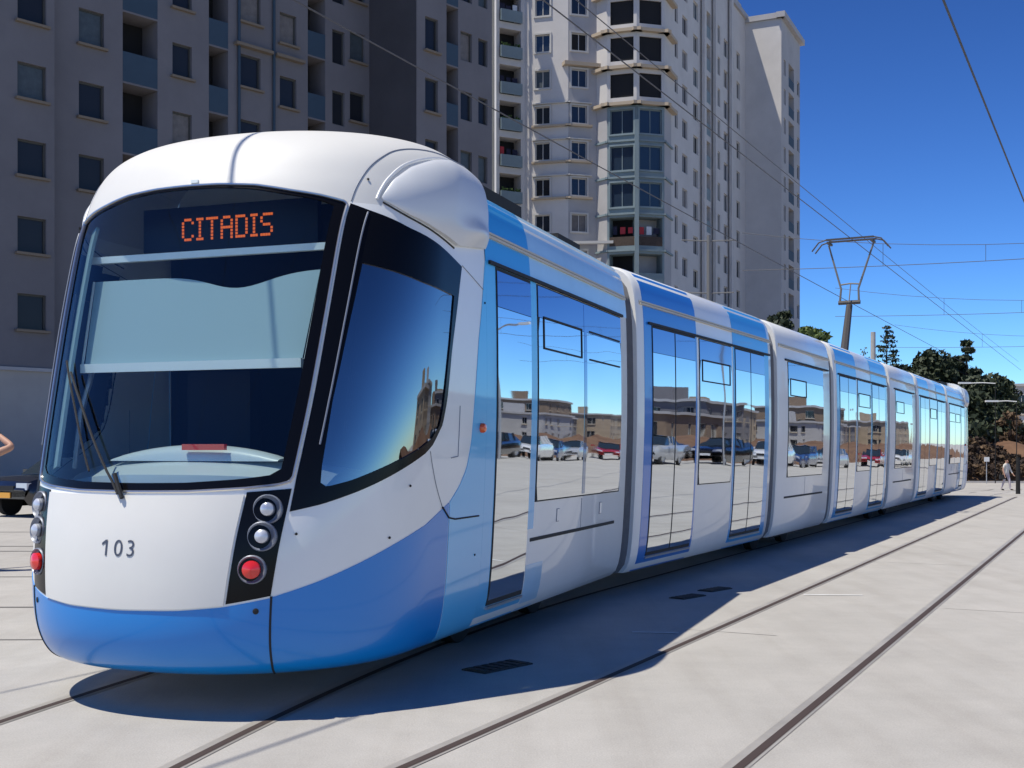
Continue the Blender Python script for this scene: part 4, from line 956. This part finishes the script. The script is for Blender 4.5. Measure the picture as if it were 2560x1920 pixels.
# ------------------------------------------------------------ cars
def carthing(label, x, y, rz, paint, h=1.45, L=4.0, plate=None, group=None, name='parked_car'):
    if paint not in M: M[paint] = mat(paint, {'car_black': (.008, .008, .010), 'car_white': (.7, .7, .7), 'car_silver': (.42, .43, .45), 'car_red': (.35, .02, .02), 'car_blue': (.03, .06, .16)}[paint], .2, coat=.8)
    e = empty(name, (x, y, gz(x, y)), rz); tag(e, label, 'car', group); W = .84
    sec = [(-L/2, .42, .62, .74), (-L/2+.08, .28, .80, .80), (-L/2+.5, .22, .90, W), (-L*.2, .20, .93, W), (L*.12, .20, .95, W), (L*.38, .22, .97, W), (L/2-.08, .28, .93, .80), (L/2, .40, .75, .74)]
    mb = MB(); G = []
    for (px_, z0, z1, w_) in sec:
        G.append([(px_, -w_*.93, z0), (px_, -w_, z0+.18), (px_, -w_, z1-.15), (px_, -w_*.90, z1), (px_, 0, z1+.02), (px_, w_*.90, z1), (px_, w_, z1-.15), (px_, w_, z0+.18), (px_, w_*.93, z0)])
    mb.grid(G, flip=True); mb.add(G[0], [tuple(range(9))]); mb.add(G[-1], [tuple(range(9))[::-1]])
    mb.build('body', paint, e, auto=45)
    cs = [(-L*.22, .94, .94, .76), (-L*.06, .96, h-.06, .62), (0.1, .96, h, .60), (L*.25, .96, h-.04, .60), (L*.36, .96, h-.25, .62), (L*.44, .96, .97, .74)]
    mb = MB(); G = [[(p, -W*.88, z0), (p, -w_, z1), (p, 0, z1+.03), (p, w_, z1), (p, W*.88, z0)] for p, z0, z1, w_ in cs]
    mb.grid(G, flip=True); mb.build('cabin_glass', 'carglass', e, auto=50)
    MB().grid([[(p, y_, (h+.028) if abs(y_) < .3 else h+.012) for y_ in (-.61, -.3, 0, .3, .61)] for p in (-L*.05, .1, L*.25)]).build('roof', paint, e)
    for s in (-1, 1):
        for p in (-.04*L, .1*L, .27*L): MB().tube([(p, s*W*.885, .95), (p+.02, s*.605, h)], .03, 5).build('pillar', paint, e)
        for p in (-L*.31, L*.31):
            m_ = MB().lathe((p, s*.70, .30), (0, s, 0), [(0, -.08), (.30, -.08), (.30, .10), (.27, .13), (.19, .135)], 20); m_.mi = 1; m_.lathe((p, s*.70, .30), (0, s, 0), [(.19, .13), (.15, .11), (.05, .13), (0, .135)], 20); m_.build('wheel', ['tyre', 'alu'], e)
        MB().box((-L/2+.10, s*.58, .70), (.16, .34, .15)).build('headlight', 'lens', e); MB().box((L/2-.08, s*.62, .78), (.14, .22, .20)).build('tail_light', 'red', e)
        MB().box((-.14*L, s*.93, 1.0), (.10, .16, .11)).build('wing_mirror', paint, e)
    MB().box((-L/2-.01, 0, .50), (.03, .52, .12)).build('number_plate', plate or 'mark', e, smooth=False)
    MB().box((-L/2+.02, 0, .66), (.05, .7, .10)).build('grille', 'rubber', e, smooth=False)
    return e
carthing('black car with an amber plate parked behind the tram nose', -10.45, 28.6, R(62), 'car_black', plate='plate')

# what stands across the street and shows in the tram windows
def across(t, n): return C2+D27*t+N27*n
lab = [('two storey cream house', 'opposite the cab'), ('two storey grey house', 'next to the cream house'), ('wide low house with five windows a floor', 'midway along the row'), ('unfinished looking dark two storey house', 'midway along the row'), ('narrow two storey house', 'past the dark house'), ('broad two storey house', 'past the narrow house'), ('tall three storey house', 'towards the road end'), ('long two storey house', 'behind the red car'), ('plain two storey house', 'close to the road end'), ('last two storey house', 'at the road end')]
dims = [(10, 5.0, 2, 3), (11, 6.2, 2, 3), (15, 4.4, 1, 5), (12, 6.4, 2, 4), (8, 6.0, 2, 2), (14, 4.8, 2, 4), (11, 7.6, 3, 3), (16, 5.0, 2, 5), (12, 6.2, 2, 3), (13, 4.8, 2, 4)]
for k, ((a_, b_), (wd, h, r_, c_)) in enumerate(zip(lab, dims)):
    p = across(46+15.5*k, 33+3*math.sin(k*2.1)); house(a_+' across the street '+b_, p.x, p.y, wd, 9, h, R(90)-TH-R(180), r_, c_, ['houseA', 'wallB', 'houseB', 'wallL'][k % 4], group='houses across the street')
mb = MB(); rows = []
for e_, zz in ((16, 0), (17.2, 1.0), (18.6, 1.7), (22, 2.0), (25, .3)):
    rows.append([(across(t, e_).x, across(t, e_).y, gz(*across(t, e_))-.05+zz*(.75+.25*math.sin(t*.37+e_))) for t in np.linspace(12, 170, 90)])
tag(mb.grid(rows).build('earth_mound', 'earth'), kind='structure')
for i, (t, pn, l_) in enumerate(((27, 'car_white', 'white car parked across the street, first of the line'), (34, 'car_silver', 'silver car parked across the street between two others'), (41, 'car_black', 'black car parked across the street'), (49, 'car_white', 'white car parked across the street behind the black one'), (57, 'car_blue', 'dark blue car parked across the street'), (66, 'car_silver', 'silver car parked across the street past the blue one'), (77, 'car_red', 'red car parked across the street'), (88, 'car_white', 'white car parked across the street past the red one'))):
    p = across(t, 13.2+.5*math.sin(i*1.7)); carthing(l_, p.x, p.y, R(90)-TH+R(5*(i % 3)-5), pn, group='cars parked across the street')
lp = across(38, 12)
e = empty('street_lamp', (lp.x, lp.y, 0)); tag(e, 'tall curved street lamp across the street', 'street lamp')
MB().tube([(0, 0, -.1), (0, 0, 6), (-.4, 0, 7), (-1.5, 0, 7.3)], [.09, .07, .05, .04], 8).build('post', 'galv', e); MB().box((-1.8, 0, 7.28), (.7, .2, .1)).build('lamp_head', 'lampw', e, smooth=False)

# ------------------------------------------------------------ people
def body(name, joints, edges, rad, mt, parent=None, sub=2):
    me = bpy.data.meshes.new(name); me.from_pydata(joints, edges, []); o = bpy.data.objects.new(name, me); col.objects.link(o)
    if parent: o.parent = parent
    sk = o.modifiers.new('skin', 'SKIN'); sk.use_smooth_shade = True
    if not me.skin_vertices: pass
    for v, r in zip(me.skin_vertices[0].data, rad): v.radius = (r, r) if not isinstance(r, tuple) else r
    me.skin_vertices[0].data[0].use_root = True
    ss = o.modifiers.new('sub', 'SUBSURF'); ss.levels = sub; ss.render_levels = sub
    dg = bpy.context.evaluated_depsgraph_get(); m2 = bpy.data.meshes.new_from_object(o.evaluated_get(dg)); o.modifiers.clear(); o.data = m2; m2.materials.clear(); m2.materials.append(M[mt])
    return o
def person(label, x, y, rz, armL, armR, stride, top, trou, hh=1.68, name='person'):
    z = gz(x, y); e = empty(name, (x, y, z), rz); tag(e, label, 'person'); k = hh/1.70
    J = [(0, 0, .95), (0, 0, 1.15), (0, -.01, 1.36), (0, 0, 1.47), (0, -.02, 1.56), (0, -.02, 1.64)]
    Rr = [(.16, .12), (.14, .105), (.17, .11), .055, (.075, .09), (.07, .085)]; E_ = [(0, 1), (1, 2), (2, 3), (3, 4), (4, 5)]
    def chain(start, pts, rs):
        p = start
        for q, r in zip(pts, rs): J.append(q); Rr.append(r); E_.append((p, len(J)-1)); p = len(J)-1
        return p
    for s, A_ in ((-1, armL), (1, armR)):
        w_ = chain(2, [(s*.19, 0, 1.38)]+list(A_), [.06, .048, .036, .028])
        hp = Vector(A_[-1]); dv = (hp-Vector(A_[-2])).normalized()
        sd = dv.cross(Vector((0, 1, .2))).normalized()
        for f_ in range(4):
            b0 = hp+dv*.05+sd*(f_-1.5)*.02; chain(w_, [tuple(b0), tuple(b0+dv*.045), tuple(b0+dv*(.075+.008*(f_ % 2))+Vector((0, -.015, 0)))], [.011, .010, .008])
        b0 = hp+dv*.01+sd*.035; chain(w_, [tuple(b0), tuple(b0+dv*.04+sd*.018)], [.011, .009])
        st = stride*s
        chain(0, [(s*.10, 0, .90), (s*.11, -.10*st-.02, .50), (s*.11, -.22*st+.05*abs(st), .10), (s*.12, -.22*st-.06, .035), (s*.12, -.22*st-.14, .03)], [.095, .065, .045, .045, .032])
    b = body('body', [tuple(c*k for c in p) for p in J], E_, [tuple(c*k for c in r) if isinstance(r, tuple) else r*k for r in Rr], 'skin', e)
    # clothes: painted regions of the same continuous figure plus hair
    b.data.materials.append(M[top]); b.data.materials.append(M[trou]); b.data.materials.append(M['hair'])
    for p in b.data.polygons:
        c_ = p.center
        if c_.z > 1.585*k and c_.y > -.045*k or c_.z > 1.68*k: p.material_index = 3
        elif .93*k < c_.z < 1.45*k and abs(c_.x) < .27*k: p.material_index = 1
        elif .09*k < c_.z <= .93*k and abs(c_.x) < .22*k: p.material_index = 2
        elif c_.z <= .09*k: p.material_index = 3
    MB().lathe((0, -.115*k, 1.575*k), (0, -1, -.3), [(.016, 0), (.012, .02), (0, .03)], 8).build('nose', 'skin', e)
    for s in (-1, 1):
        MB().lathe((s*.028*k, -.10*k, 1.60*k), (0, -1, 0), [(.010, 0), (.006, .008), (0, .010)], 8).build('eye', 'hair', e)
        MB().lathe((s*.078*k, -.01*k, 1.585*k), (s, 0, 0), [(.026, 0), (.02, .012), (0, .014)], 8).build('ear', 'skin', e)
    MB().box((0, -.108*k, 1.535*k), (.045, .012, .010)).build('mouth', 'red', e)
    return e
person('person in a navy shirt at the frame edge lifting a bent bare arm', -6.74, 14.9, R(180), [(-.46, -.16, 1.52), (-.22, -.32, 1.66), (-.18, -.36, 1.68)], [(.34, -.10, 1.18), (.20, -.30, 1.34), (.17, -.35, 1.37)], .15, 'shirtd', 'shirtd', 1.74)
pe = person('person in a white top and pale trousers walking with a dark bag', wx(2174, 64), 64, R(35), [(-.26, .03, 1.10), (-.28, -.06, .86), (-.28, -.08, .80)], [(.26, -.06, 1.12), (.27, -.18, .92), (.27, -.22, .87)], .9, 'shirtw', 'trou', 1.68)
bg_ = empty('shoulder_bag', (pe.location.x-.25, pe.location.y-.1, pe.location.z+.62)); tag(bg_, 'dark bag carried by the walking person in a white top', 'bag')
MB().box((0, 0, .10), (.32, .14, .24)).build('pouch', 'bag', bg_); MB().tube([(-.12, 0, .22), (-.05, 0, .40), (.05, 0, .40), (.12, 0, .22)], .012, 5).build('handle', 'bag', bg_)
